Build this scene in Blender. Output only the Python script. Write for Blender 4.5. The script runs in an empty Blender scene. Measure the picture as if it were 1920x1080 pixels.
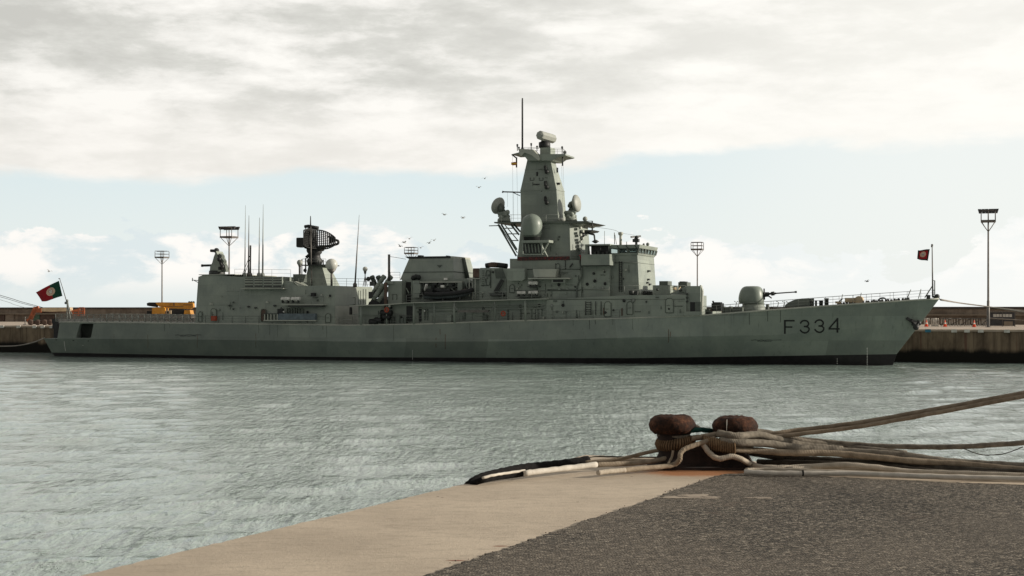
import bpy, bmesh, math, random
from math import sin, cos, pi, radians, tan, atan2, sqrt
from mathutils import Vector, Matrix
from mathutils.bvhtree import BVHTree
import numpy as np
random.seed(7)
R = radians
scene = bpy.context.scene
col = scene.collection

# ------------------------------------------------------------------ camera, sky, sun, exposure
FPX, CX, HY, EYE = 2667.0, 960.0, 581.0, 6.47      # focal length in photo pixels, centre column, horizon row, eye above water
cam_data = bpy.data.cameras.new("camera")
cam_data.sensor_width = 36.0
cam_data.lens = FPX / 1920 * 36.0
cam_data.shift_y = (HY - 540) / 1920
cam_data.clip_start = 0.3
cam_data.clip_end = 20000
cam = bpy.data.objects.new("camera", cam_data)
col.objects.link(cam)
cam.location = (0, 0, EYE)
cam.rotation_euler = (R(90), 0, 0)
scene.camera = cam
cam_data.dof.use_dof = False

SUN_AZ, SUN_EL = 92.0, 16.0                         # degrees right of straight ahead, above horizon
sun_dir = Vector((sin(R(SUN_AZ)) * cos(R(SUN_EL)), cos(R(SUN_AZ)) * cos(R(SUN_EL)), sin(R(SUN_EL))))

class NT:
    """small node helper"""
    def __init__(s, tree): s.t = tree; s.n = tree.nodes; s.l = tree.links
    def add(s, kind, **kw):
        n = s.n.new(kind)
        for k, v in kw.items(): setattr(n, k, v)
        return n
    def put(s, sock, v):
        if v is None: return
        if hasattr(v, 'is_output') or isinstance(v, bpy.types.NodeSocket): s.l.new(v, sock)
        else: sock.default_value = v
    def math(s, op, a, b=None, c=None, clamp=False):
        n = s.add('ShaderNodeMath', operation=op); n.use_clamp = clamp
        s.put(n.inputs[0], a); s.put(n.inputs[1], b); s.put(n.inputs[2], c)
        return n.outputs[0]
    def vmath(s, op, a, b=None):
        n = s.add('ShaderNodeVectorMath', operation=op)
        s.put(n.inputs[0], a); s.put(n.inputs[1], b)
        return n.outputs['Value'] if op in ('DOT_PRODUCT', 'LENGTH') else n.outputs[0]
    def smooth(s, v, lo, hi, tlo=0.0, thi=1.0):
        n = s.add('ShaderNodeMapRange', interpolation_type='SMOOTHSTEP')
        s.put(n.inputs[0], v)
        for i, q in zip((1, 2, 3, 4), (lo, hi, tlo, thi)): s.put(n.inputs[i], q)
        return n.outputs[0]
    def noise(s, vec, scale, detail=4, rough=.5, dist=0.0):
        n = s.add('ShaderNodeTexNoise')
        s.put(n.inputs['Vector'], vec); n.inputs['Scale'].default_value = scale
        n.inputs['Detail'].default_value = detail; n.inputs['Roughness'].default_value = rough
        n.inputs['Distortion'].default_value = dist
        return n.outputs['Fac']
    def mix(s, f, a, b, mode='MIX'):
        n = s.add('ShaderNodeMix', data_type='RGBA', blend_type=mode)
        s.put(n.inputs['Factor'], f)
        for i, v in ((6, a), (7, b)):
            if isinstance(v, (tuple, list)) and len(v) == 3: v = (*v, 1)
            s.put(n.inputs[i], v)
        return n.outputs[2]
    def ramp(s, f, stops):
        n = s.add('ShaderNodeValToRGB')
        s.put(n.inputs[0], f)
        els = n.color_ramp.elements
        while len(els) < len(stops): els.new(.5)
        for e, (p, c) in zip(els, stops):
            e.position = p
            e.color = (c, c, c, 1) if isinstance(c, (int, float)) else (*c, 1)
        return n.outputs[0]
    def scale(s, vec, sc, off=(0, 0, 0)):
        n = s.add('ShaderNodeMapping')
        s.put(n.inputs[0], vec); n.inputs['Scale'].default_value = sc; n.inputs['Location'].default_value = off
        return n.outputs[0]

world = bpy.data.worlds.new("World")
scene.world = world
world.use_nodes = True
wt = NT(world.node_tree)
wt.n.clear()
SKY_STRENGTH = 0.1
K = 1 / SKY_STRENGTH
tc = wt.add('ShaderNodeTexCoord')
d = wt.vmath('NORMALIZE', tc.outputs['Generated'])
sep = wt.add('ShaderNodeSeparateXYZ'); wt.put(sep.inputs[0], d)
X, Y, Z = sep.outputs
nish = wt.add('ShaderNodeTexSky', sky_type='NISHITA')
nish.sun_disc = False
nish.sun_elevation = R(SUN_EL); nish.sun_rotation = R(SUN_AZ)
nish.altitude = 0; nish.air_density = 1.0; nish.dust_density = 2.0; nish.ozone_density = 2.0
sd = wt.vmath('DOT_PRODUCT', d, tuple(Vector((0.52, .85, 0.05)).normalized()))
side = wt.smooth(sd, 0.78, 0.985)                    # 1 towards the brightest part of the cloud
# clear gap
gapc = wt.mix(wt.smooth(Z, 0.02, 0.13), (.90 * K, .96 * K, .94 * K), (.78 * K, .90 * K, .93 * K))
gapc = wt.mix(wt.smooth(sd, 0.86, .985), gapc, (.97 * K, 1.0 * K, .97 * K))
gap = wt.mix(0.88, nish.outputs[0], gapc)
# low cumulus
cu_v = wt.scale(d, (1, 1, 1.9), (3.1, 0, .2))
n1 = wt.noise(cu_v, 11.0, 9, .60, .1)
n2 = wt.noise(wt.scale(d, (1, 1, 2.0), (7.7, 1, .6)), 17, 6, .62, .3)
xb = wt.noise(wt.scale(d, (1, 1, .05), (1.3, 0, 0)), 4.2, 1, .5)
topz = wt.math('MULTIPLY_ADD', xb, .060, .018)
cu = wt.math('SUBTRACT', wt.math('MULTIPLY_ADD', wt.math('SUBTRACT', n1, .5), .15, wt.math('ADD', topz, wt.smooth(X, .10, -.20, -.003, .012))), Z)
cu_m = wt.smooth(cu, -0.001, 0.0035)
cu_c = wt.mix(wt.smooth(wt.math('MULTIPLY_ADD', n1, .5, wt.math('MULTIPLY', n2, .6)), .50, .61), (.74 * K, .82 * K, .835 * K), (1.04 * K, 1.0 * K, .95 * K))
cu_c = wt.mix(wt.smooth(Z, .030, .004), cu_c, (.78 * K, .84 * K, .83 * K))
cu_c = wt.mix(wt.math('MULTIPLY', wt.smooth(sd, 0.86, .99), .8), cu_c, (1.0 * K, 1.0 * K, .97 * K))
skyc = wt.mix(wt.math('MULTIPLY', cu_m, .92), gap, cu_c)
# high cloud deck seen in perspective
den = wt.math('ADD', wt.math('MAXIMUM', Z, 0.0), .13)
comb = wt.add('ShaderNodeCombineXYZ')
wt.put(comb.inputs[0], wt.math('DIVIDE', X, den)); wt.put(comb.inputs[1], wt.math('DIVIDE', Y, den))
pv = comb.outputs[0]
p1 = wt.noise(wt.scale(d, (1, 1, 4.6), (2.3, 1.2, .35)), 4.6, 3, .5, .15)
p2 = wt.noise(wt.scale(d, (1, 1, 3.4), (9.3, 4.2, .1)), 14.0, 10, .64, .1)
p = wt.math('ADD', wt.math('MULTIPLY', p1, .48), wt.math('MULTIPLY', p2, .52))
deck = wt.ramp(p, [(.39, (.62, .615, .575)), (.46, (.72, .715, .67)), (.51, (.86, .845, .80)), (.58, (1.0, .98, .93))])
deck = wt.mix(1.0, deck, (K, K, K), 'MULTIPLY')
deck = wt.mix(wt.math('MULTIPLY', wt.smooth(Z, .165, .105), .6), deck, (.99 * K, .955 * K, .90 * K))
deck = wt.mix(wt.math('MULTIPLY', side, .70), deck, (1.04 * K, 1.02 * K, .96 * K))
e1 = wt.noise(wt.scale(d, (1, 1, 2.5), (.4, 0, 0)), 7.0, 7, .6, .2)
e2 = wt.noise(wt.scale(d, (1, 1, .05), (5.2, 0, 0)), 2.2, 2, .5)
edge = wt.math('ADD', Z, wt.math('ADD', wt.math('MULTIPLY', wt.math('SUBTRACT', e1, .5), .045), wt.math('MULTIPLY', wt.math('SUBTRACT', e2, .5), .05)))
edge = wt.math('ADD', edge, wt.math('MULTIPLY', X, -.045))
dm = wt.smooth(edge, .093, .104)
skyc = wt.mix(dm, skyc, deck)
# unseen sky behind the camera and overhead, dimming added for shade and water contrast
back = wt.smooth(wt.vmath('DOT_PRODUCT', d, tuple(Vector((.55, .83, 0)).normalized())), -.5, .75, .50, 1.0)
back = wt.math('MULTIPLY', back, wt.smooth(Z, .26, .7, 1.0, .66))
bk = wt.add('ShaderNodeCombineXYZ')
for i in range(3): wt.put(bk.inputs[i], back)
skyc = wt.mix(1.0, skyc, bk.outputs[0], 'MULTIPLY')
bg = wt.add('ShaderNodeBackground'); wt.put(bg.inputs[0], skyc); bg.inputs[1].default_value = SKY_STRENGTH
out = wt.add('ShaderNodeOutputWorld'); wt.l.new(bg.outputs[0], out.inputs[0])
world.cycles.sampling_method = 'MANUAL'
world.cycles.sample_map_resolution = 1024

sl = bpy.data.lights.new("sun", 'SUN')
sl.energy = 5.0; sl.angle = R(2.0); sl.color = (1.0, .92, .79)
so = bpy.data.objects.new("sun", sl); col.objects.link(so)
so.rotation_euler = (-sun_dir).to_track_quat('-Z', 'Y').to_euler()
so.location = sun_dir * 300

scene.view_settings.view_transform = 'Standard'
scene.view_settings.look = 'None'
scene.view_settings.exposure = 0.0
scene.view_settings.gamma = 1.0

# ------------------------------------------------------------------ materials
MATS = {}
def new_mat(name):
    m = bpy.data.materials.new(name); m.use_nodes = True
    nt = NT(m.node_tree); nt.n.clear()
    o = nt.add('ShaderNodeOutputMaterial'); b = nt.add('ShaderNodeBsdfPrincipled')
    nt.l.new(b.outputs[0], o.inputs[0])
    MATS[name] = m
    return m, nt, b
def simple(name, c, rough=.6, metal=0.0, var=.25, scale=1.5, bump=0.0, spec=.4):
    m, nt, b = new_mat(name)
    t = nt.add('ShaderNodeTexCoord').outputs['Object']
    n = nt.noise(t, scale, 5, .6)
    f = nt.smooth(n, .3, .7)
    nt.put(b.inputs['Base Color'], nt.mix(f, tuple(x * (1 - var) for x in c), tuple(min(1, x * (1 + var)) for x in c)))
    b.inputs['Roughness'].default_value = rough; b.inputs['Metallic'].default_value = metal
    b.inputs['Specular IOR Level'].default_value = spec
    if bump:
        bn = nt.add('ShaderNodeBump'); bn.inputs['Strength'].default_value = bump
        nt.put(bn.inputs['Height'], nt.noise(t, scale * 8, 5, .6)); nt.l.new(bn.outputs[0], b.inputs['Normal'])
    return m
def ship_paint(name, c, brick=(3.2, 1.4), tone=.14, streak=.5, rough=.55):
    """naval paint: repainted plates, weld lines, vertical rust and dirt runs"""
    m, nt, b = new_mat(name)
    t = nt.add('ShaderNodeTexCoord').outputs['Object']
    sp = nt.add('ShaderNodeSeparateXYZ'); nt.put(sp.inputs[0], t)
    cb = nt.add('ShaderNodeCombineXYZ')
    nt.put(cb.inputs[0], nt.math('ADD', sp.outputs[0], nt.math('MULTIPLY', sp.outputs[1], .7))); nt.put(cb.inputs[1], sp.outputs[2])
    bt = nt.add('ShaderNodeTexBrick')
    nt.put(bt.inputs['Vector'], cb.outputs[0])
    bt.inputs['Color1'].default_value = (1 - tone, 1 - tone, 1 - tone, 1); bt.inputs['Color2'].default_value = (1 + tone * .6,) * 3 + (1,)
    bt.inputs['Mortar'].default_value = (.78, .78, .78, 1)
    bt.inputs['Scale'].default_value = 1; bt.inputs['Mortar Size'].default_value = .018
    bt.inputs['Mortar Smooth'].default_value = .6
    bt.inputs['Brick Width'].default_value = brick[0]; bt.inputs['Row Height'].default_value = brick[1]
    bt.inputs['Bias'].default_value = 0
    col_ = nt.mix(1.0, c, bt.outputs[0], 'MULTIPLY')
    n = nt.smooth(nt.noise(t, .35, 6, .6), .32, .7)
    col_ = nt.mix(n, nt.mix(1.0, col_, (.86, .87, .88), 'MULTIPLY'), nt.mix(1.0, col_, (1.12, 1.11, 1.08), 'MULTIPLY'))
    st = nt.noise(nt.scale(t, (2.2, 2.2, .16)), 1.6, 5, .65)
    col_ = nt.mix(nt.math('MULTIPLY', nt.smooth(st, .55, .75), streak), col_, tuple(x * .55 for x in c))
    ru = nt.math('MULTIPLY', nt.smooth(nt.noise(nt.scale(t, (3.0, 3.0, .25), (5, 2, 1)), 1.0, 4, .7), .66, .78), .55 * streak)
    col_ = nt.mix(ru, col_, (.16, .085, .045))
    nt.put(b.inputs['Base Color'], col_)
    b.inputs['Roughness'].default_value = rough; b.inputs['Specular IOR Level'].default_value = .35
    bn = nt.add('ShaderNodeBump'); bn.inputs['Strength'].default_value = .25; bn.inputs['Distance'].default_value = .03
    nt.put(bn.inputs['Height'], nt.math('ADD', nt.noise(t, .9, 3), nt.math('MULTIPLY', bt.outputs['Fac'], -.3)))
    nt.l.new(bn.outputs[0], b.inputs['Normal'])
    return m
ship_paint('paint', (.255, .283, .248), tone=.10)
ship_paint('hull_paint', (.205, .238, .208), brick=(11, 2.9), tone=.22, streak=.6)
ship_paint('paint_light', (.40, .41, .36), tone=.05, streak=.25)  # paler paint; on some parts it stands in for sunlight
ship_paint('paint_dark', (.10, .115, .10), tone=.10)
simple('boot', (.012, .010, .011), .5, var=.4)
simple('black', (.016, .017, .017), .55, var=.4)
simple('dull_black', (.022, .022, .022), .8)
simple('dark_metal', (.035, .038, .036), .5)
simple('deck', (.11, .12, .11), .85)
simple('number_ink', (.006, .007, .007), .5, var=.1)
simple('white', (.72, .70, .66), .45, var=.12, scale=4)
simple('radome', (.48, .48, .44), .4, var=.05)
simple('grey_dome', (.185, .215, .185), .42, var=.07, scale=.7)
simple('rail', (.22, .235, .215), .5)
simple('crane_orange', (.36, .10, .04), .6, var=.35)
simple('orange', (.34, .06, .028), .55, var=.2)
simple('yellow', (.48, .22, .025), .5, var=.22, scale=.8)
simple('beige', (.52, .40, .26), .8, var=.2)
simple('rubber', (.012, .012, .013), .6)
simple('grey_rubber', (.06, .07, .075), .55)
simple('brown', (.10, .065, .05), .8)
simple('galv', (.13, .12, .11), .5, .3)
simple('lamp_grey', (.05, .05, .055), .5)
simple('blue_grey', (.12, .15, .17), .6)
simple('green_door', (.09, .15, .10), .7)
simple('cone_orange', (.80, .11, .05), .5, var=.1)
simple('pallet_grey', (.62, .56, .48), .85, var=.2, scale=3)
simple('quay_white', (.60, .58, .53), .8, var=.2, scale=2)
simple('quay_blue', (.05, .22, .33), .7)
simple('flag_green', (.004, .06, .035), .8, var=.1)
simple('flag_red', (.34, .006, .012), .8, var=.1)
simple('flag_gold', (.80, .62, .45), .8, var=.1)
simple('flag_white', (.75, .70, .62), .8, var=.1)
simple('flag_yellow', (.75, .45, .05), .8, var=.1)
simple('flag_border', (.012, .022, .014), .8, var=.1)
simple('gull', (.25, .25, .25), .8)
simple('sensor_dish', (.30, .31, .28), .5, var=.06)
def glass_mat():
    m, nt, b = new_mat('glass')
    b.inputs['Base Color'].default_value = (.5, .6, .58, 1); b.inputs['Roughness'].default_value = .05
    b.inputs['Transmission Weight'].default_value = .92; b.inputs['IOR'].default_value = 1.05
glass_mat()
def banner_mat():
    m, nt, b = new_mat('banner')
    t = nt.add('ShaderNodeTexCoord').outputs['Object']
    n = nt.smooth(nt.noise(nt.scale(t, (1.6, 1, 3.4)), 2.2, 3, .7), .5, .58)
    nt.put(b.inputs['Base Color'], nt.mix(n, (.035, .02, .02), (.16, .025, .022)))
    b.inputs['Roughness'].default_value = .8
banner_mat()
def net_mat():
    m, nt, b = new_mat('net')
    t = nt.add('ShaderNodeTexCoord').outputs['Object']
    b.inputs['Base Color'].default_value = (.30, .28, .25, 1); b.inputs['Roughness'].default_value = .9
    n = nt.noise(nt.scale(t, (1.2, 1.2, 2.4)), 1.5, 6, .75)
    nt.put(b.inputs['Alpha'], nt.smooth(n, .38, .62, .12, .72))
net_mat()

# ------------------------------------------------------------------ mesh builder
class MB:
    def __init__(s): s.v = []; s.f = []; s.m = []; s.uv = {}; s.cur = 0; s.sm = set()
    def face(s, idx, smooth=False):
        s.f.append(tuple(idx)); s.m.append(s.cur)
        if smooth: s.sm.add(len(s.f) - 1)
    def add(s, vs):
        i = len(s.v); s.v.extend([tuple(q) for q in vs]); return i
    def loft(s, rings, smooth=False, caps=True, closed=True):
        n = len(rings[0]); i0 = [s.add(r) for r in rings]
        for a in range(len(rings) - 1):
            for k in range(n if closed else n - 1):
                k2 = (k + 1) % n
                s.face((i0[a] + k, i0[a] + k2, i0[a + 1] + k2, i0[a + 1] + k), smooth)
        if caps:
            s.face([i0[0] + k for k in range(n)][::-1]); s.face([i0[-1] + k for k in range(n)])
        return s
    def prism(s, a, b): return s.loft([a, b])
    def box(s, x0, x1, y0, y1, z0, z1):
        return s.loft([[(x0, y0, z0), (x1, y0, z0), (x1, y1, z0), (x0, y1, z0)], [(x0, y0, z1), (x1, y0, z1), (x1, y1, z1), (x0, y1, z1)]])
    def bar(s, p, q, w, h=None):
        p = Vector(p); q = Vector(q); h = h or w; dd = (q - p).normalized()
        up = Vector((0, 0, 1)) if abs(dd.z) < .95 else Vector((0, 1, 0))
        a = dd.cross(up).normalized(); b = a.cross(dd)
        ring = lambda c: [c + a * w / 2 * i + b * h / 2 * j for i, j in ((-1, -1), (1, -1), (1, 1), (-1, 1))]
        return s.loft([ring(p), ring(q)])
    def tube(s, pts, r, n=8, smooth=True, caps=True, uvs=False):
        pts = [Vector(q) for q in pts]
        rr = r if isinstance(r, (list, tuple)) else [r] * len(pts)
        rings = []; prev = None; L = 0; Ls = []
        for i, c in enumerate(pts):
            t = (pts[min(i + 1, len(pts) - 1)] - pts[max(i - 1, 0)])
            if t.length < 1e-9: t = Vector((0, 0, 1))
            t.normalize()
            if prev is None:
                up = Vector((0, 0, 1)) if abs(t.z) < .9 else Vector((0, 1, 0))
                a = t.cross(up).normalized()
            else:
                a = (prev - t * prev.dot(t)).normalized()
            prev = a; b = t.cross(a)
            if i: L += (c - pts[i - 1]).length
            Ls.append(L)
            rings.append([c + (a * cos(2 * pi * k / n) + b * sin(2 * pi * k / n)) * rr[i] for k in range(n)])
        f0 = len(s.f)
        s.loft(rings, smooth, caps)
        if uvs:
            fi = f0
            for a_ in range(len(rings) - 1):
                for k in range(n):
                    s.uv[fi] = [(k / n, Ls[a_]), ((k + 1) / n, Ls[a_]), ((k + 1) / n, Ls[a_ + 1]), (k / n, Ls[a_ + 1])]
                    fi += 1
        return s
    def lathe(s, c, prof, n=20, smooth=True, axis=None):
        c = Vector(c)
        M = Vector(axis).to_track_quat('Z', 'Y').to_matrix() if axis is not None else Matrix.Identity(3)
        rings = [[c + M @ Vector((r * cos(2 * pi * k / n), r * sin(2 * pi * k / n), z)) for k in range(n)] for r, z in prof]
        return s.loft(rings, smooth)
    def ball(s, c, r, n=16, sz=1.0):
        return s.lathe(c, [(max(1e-3, r * sin(pi * i / 10)), -r * sz * cos(pi * i / 10)) for i in range(11)], n)
    def build(s, name, mats, parent=None, origin=(0, 0, 0), bevel=0, xf=None):
        me = bpy.data.meshes.new(name)
        o_ = Vector(origin)
        vs = [Vector(q) - o_ for q in s.v]
        me.from_pydata([tuple(q) for q in vs], [], s.f)
        if isinstance(mats, str): mats = [mats]
        for m in mats: me.materials.append(MATS[m])
        for i, p in enumerate(me.polygons):
            p.material_index = s.m[i]; p.use_smooth = i in s.sm
        if s.uv:
            ul = me.uv_layers.new(name='UVMap')
            for i, p in enumerate(me.polygons):
                if i in s.uv:
                    for k, li in enumerate(p.loop_indices): ul.data[li].uv = s.uv[i][k]
        bm = bmesh.new(); bm.from_mesh(me)
        bmesh.ops.recalc_face_normals(bm, faces=bm.faces); bm.to_mesh(me); bm.free()
        ob = bpy.data.objects.new(name, me); col.objects.link(ob)
        if parent is not None: ob.parent = parent
        if xf is not None: ob.matrix_local = xf
        if bevel:
            bv = ob.modifiers.new('bevel', 'BEVEL'); bv.width = bevel; bv.segments = 2; bv.limit_method = 'ANGLE'
        return ob
def split_pieces(ob, gap=.06):
    """pieces of one mesh that do not touch become objects of their own, under the same parent"""
    me = ob.data; n = len(me.vertices); par = list(range(n))
    def find(a):
        while par[a] != a: par[a] = par[par[a]]; a = par[a]
        return a
    for p in me.polygons:
        vs = p.vertices; a = find(vs[0])
        for v in vs[1:]:
            b = find(v)
            if b != a: par[b] = a
    comp = {}
    for p in me.polygons: comp.setdefault(find(p.vertices[0]), []).append(p.index)
    bx = []
    for k, ps in comp.items():
        vv = {v for i in ps for v in me.polygons[i].vertices}; cs = [me.vertices[v].co for v in vv]
        bx.append([[min(c[i] for c in cs) - gap for i in range(3)], [max(c[i] for c in cs) + gap for i in range(3)], list(ps)])
    ch = True
    while ch:
        ch = False; outb = []
        for b in bx:
            for o in outb:
                if all(b[0][i] <= o[1][i] and o[0][i] <= b[1][i] for i in range(3)):
                    o[0] = [min(x, y) for x, y in zip(o[0], b[0])]; o[1] = [max(x, y) for x, y in zip(o[1], b[1])]; o[2] += b[2]; ch = True; break
            else: outb.append(b)
        bx = outb
    if len(bx) < 2: return [ob]
    res = []
    for j, b in enumerate(bx):
        keep = set(b[2]); bm = bmesh.new(); bm.from_mesh(me); bm.faces.ensure_lookup_table()
        bmesh.ops.delete(bm, geom=[f for f in bm.faces if f.index not in keep], context='FACES')
        m2 = me.copy(); bm.to_mesh(m2); bm.free()
        if j == 0: first = m2; res.append(ob)
        else:
            o = ob.copy(); o.data = m2; col.objects.link(o); res.append(o)
    ob.data = first
    return res
def tag(o, label=None, cat=None, group=None, kind=None):
    if label: o['label'] = label
    if cat: o['category'] = cat
    if group: o['group'] = group
    if kind: o['kind'] = kind
    return o
def empty(name, loc=(0, 0, 0), rz=0.0):
    o = bpy.data.objects.new(name, None); col.objects.link(o)
    o.location = loc; o.rotation_euler = (0, 0, rz); o.empty_display_size = .3
    return o
def copy_tree(o, parent=None):
    c = o.copy(); col.objects.link(c)
    if parent is not None: c.parent = parent
    for ch in list(o.children): copy_tree(ch, c)
    return c
def lerp_tab(tab, x):
    if x <= tab[0][0]: return tab[0][1]
    for (a, va), (b, vb) in zip(tab, tab[1:]):
        if x <= b: return va + (vb - va) * (x - a) / (b - a)
    return tab[-1][1]
def smooth_path(pts, k=6):
    """Catmull-Rom through points"""
    P = [Vector(q) for q in pts]; P = [P[0] * 2 - P[1]] + P + [P[-1] * 2 - P[-2]]
    o = []
    for i in range(1, len(P) - 2):
        for j in range(k):
            t = j / k; a, b, c, dd = P[i - 1], P[i], P[i + 1], P[i + 2]
            o.append(.5 * ((2 * b) + (c - a) * t + (2 * a - 5 * b + 4 * c - dd) * t * t + (3 * b - a - 3 * c + dd) * t ** 3))
    o.append(P[-2]); return o

# where things of the photograph stand: a pixel's ray met with a real plane
def ray(px, py): return Vector(((px - CX) / FPX, 1.0, (HY - py) / FPX))
def at(px, py, y): return Vector((0, 0, EYE)) + ray(px, py) * y
def on_z(px, py, z): return at(px, py, (z - EYE) / ((HY - py) / FPX))
QUAY_Z = EYE - 1.8          # near quay
FAR_Z = 4.07                # far quay
# ------------------------------------------------------------------ the setting: water, far quay, near quay
def water_mat():
    m, nt, b = new_mat('water')
    t = nt.add('ShaderNodeTexCoord').outputs['Object']
    g = nt.smooth(nt.noise(t, .03, 4, .6), .35, .65)
    nt.put(b.inputs['Base Color'], nt.mix(g, (.285, .355, .32), (.335, .405, .37)))
    b.inputs['Roughness'].default_value = .07; b.inputs['IOR'].default_value = 1.333
    b.inputs['Specular IOR Level'].default_value = .8
    h1 = nt.math('SUBTRACT', 1.0, nt.math('ABSOLUTE', nt.math('MULTIPLY_ADD', nt.noise(nt.scale(t, (1.5, .75, 1)), 1.0, 3, .5, .3), 4.0, -2.0)))
    h2 = nt.math('SUBTRACT', 1.0, nt.math('ABSOLUTE', nt.math('MULTIPLY_ADD', nt.noise(nt.scale(t, (1.3, .6, 1), (3, 5, 0)), 3.4, 4, .6, .4), 4.0, -2.0)))
    h3 = nt.noise(nt.scale(t, (.7, 1.0, 1), (1, 7, 0)), 11.0, 3, .6, .3)
    dsh = nt.smooth(nt.noise(nt.scale(t, (1.0, .8, 1), (8, 2, 0)), 1.5, 5, .62, .5), .56, .66)
    ds2 = nt.smooth(nt.noise(nt.scale(t, (1.0, .6, 1), (1, 9, 0)), 3.6, 4, .62, .3), .56, .64)
    gust = nt.smooth(nt.noise(nt.scale(t, (.5, 1.4, 1)), .035, 3, .5), .35, .7, .75, 1.35)
    sx_ = nt.add('ShaderNodeSeparateXYZ'); nt.put(sx_.inputs[0], t)
    gust = nt.math('MULTIPLY', gust, nt.smooth(nt.math('ADD', sx_.outputs[0], nt.math('MULTIPLY', sx_.outputs[1], -.1)), -20, 25, .9, 1.15))
    h = nt.math('ADD', nt.math('MULTIPLY', h1, .040), nt.math('ADD', nt.math('MULTIPLY', h2, .028), nt.math('MULTIPLY', h3, .018)))
    h5 = nt.noise(nt.scale(t, (3.0, .62, 1), (2, 2, 0)), 1.0, 2, .5, .2); h6 = nt.noise(nt.scale(t, (1.5, .34, 1), (7, 2, 0)), 1.0, 2, .5, .2)
    h = nt.math('ADD', h, nt.math('ADD', nt.math('MULTIPLY', h5, .20), nt.math('MULTIPLY', h6, .22)))
    lee = nt.smooth(nt.math('ADD', sx_.outputs[1], nt.math('MULTIPLY', sx_.outputs[0], .354)), 135, 172, .80, .22)
    gust = nt.math('MULTIPLY', gust, lee)                  # water lies calmer in the lee of the hull
    h = nt.math('ADD', h, nt.math('ADD', nt.math('MULTIPLY', dsh, .08), nt.math('MULTIPLY', ds2, .02)))
    bn = nt.add('ShaderNodeBump'); bn.inputs['Strength'].default_value = 1.0; bn.inputs['Distance'].default_value = 1.0
    nt.put(bn.inputs['Height'], nt.math('MULTIPLY', h, gust)); nt.l.new(bn.outputs[0], b.inputs['Normal'])
water_mat()
def make_water():
    xs = np.concatenate([-np.geomspace(6000, 100, 26), np.arange(-96, 96.1, .6), np.geomspace(100, 6000, 26)])
    ys = np.concatenate([-np.geomspace(3000, 5, 16), np.linspace(0, 15, 12), np.arange(15.5, 90, .3), np.arange(90, 195, .55), np.geomspace(196, 9000, 34)])
    GX, GY = np.meshgrid(xs, ys)
    rng = np.random.default_rng(4); Hh = np.zeros_like(GX)
    for i in range(46):
        lam = 1.6 * (9 / 1.6) ** rng.random(); th = rng.normal(-1.2, .55); k = 2 * pi / lam
        Hh += .0022 * lam ** .7 * np.sin(k * (np.cos(th) * GX + np.sin(th) * GY) + rng.random() * 6.28 + .5 * np.sin(.21 * GX + i) + .5 * np.sin(.17 * GY + 2 * i))
    fade = np.clip((190 - GY) / 30, 0, 1) * np.clip((98 - np.abs(GX)) / 10, 0, 1) * np.clip(GY / 10, 0, 1)
    Hh *= fade
    n, m_ = GX.shape
    co = np.stack([GX, GY, Hh], -1).reshape(-1, 3)
    me = bpy.data.meshes.new('water')
    i = np.arange((n - 1) * (m_ - 1)); r_ = i // (m_ - 1); c_ = i % (m_ - 1)
    q = np.stack([r_ * m_ + c_, r_ * m_ + c_ + 1, (r_ + 1) * m_ + c_ + 1, (r_ + 1) * m_ + c_], -1)
    me.vertices.add(len(co)); me.vertices.foreach_set('co', co.ravel())
    me.loops.add(q.size); me.loops.foreach_set('vertex_index', q.ravel().astype(np.int32))
    me.polygons.add(len(q)); me.polygons.foreach_set('loop_start', (np.arange(len(q)) * 4).astype(np.int32))
    me.update(calc_edges=True); me.polygons.foreach_set('use_smooth', np.ones(len(q), bool))
    me.materials.append(MATS['water'])
    o = bpy.data.objects.new('water', me); col.objects.link(o); tag(o, 'choppy pale green harbour water between the two quays', 'water', kind='structure')
make_water()

# ---- far quay (angle QA to the picture plane)
QA = R(18.0)
qh = Vector((cos(QA), -sin(QA), 0)); qn = Vector((sin(QA), cos(QA), 0))       # along the quay, away from us
Q0 = Vector((0, 192.0, 0))
def Q(u, v, z): return Q0 + qh * u + qn * v + Vector((0, 0, z))
def qpx(px, v=0.0):
    """u along the quay for a picture column, on the line v metres behind the edge"""
    rx = (px - CX) / FPX; b = Q0 + qn * v
    return (rx * b.y - b.x) / (qh.x - rx * qh.y)
def wall_stain_mat():
    m, nt, b = new_mat('quay_wall')
    t = nt.add('ShaderNodeTexCoord').outputs['Object']
    sp = nt.add('ShaderNodeSeparateXYZ'); nt.put(sp.inputs[0], t)
    z = sp.outputs[2]
    n = nt.noise(nt.scale(t, (1, 1, .35)), .5, 6, .65)
    st = nt.noise(nt.scale(t, (1.6, 1.6, .06)), .8, 5, .65)
    c = nt.mix(nt.smooth(n, .35, .65), (.115, .085, .06), (.25, .19, .13))
    c = nt.mix(nt.math('MULTIPLY', nt.smooth(st, .48, .66), .75), c, (.055, .04, .03))
    c = nt.mix(nt.math('MULTIPLY', nt.smooth(nt.noise(nt.scale(t, (1.6, 1.6, .05), (4, 4, 0)), .5, 3), .62, .7), .6), c, (.10, .035, .03))
    wet = nt.math('ADD', z, nt.math('MULTIPLY', nt.math('SUBTRACT', n, .5), 1.2))
    c = nt.mix(nt.smooth(wet, 1.9, 1.2), c, (.014, .013, .011))
    nt.put(b.inputs['Base Color'], c); b.inputs['Roughness'].default_value = .9
    b.inputs['Specular IOR Level'].default_value = .15
wall_stain_mat()
simple('far_quay_top', (.42, .34, .27), .9, var=.16, scale=.6)
mb = MB()
ring = lambda z: [Q(-260, 0, z), Q(260, 0, z), Q(260, 260, z), Q(-260, 260, z)]
mb.prism(ring(-4), ring(FAR_Z - .25))
quay_far = mb.build('far_quay_wall', 'quay_wall'); tag(quay_far, 'stained concrete far quay face, black with weed at the waterline', 'quay', kind='structure')
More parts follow.
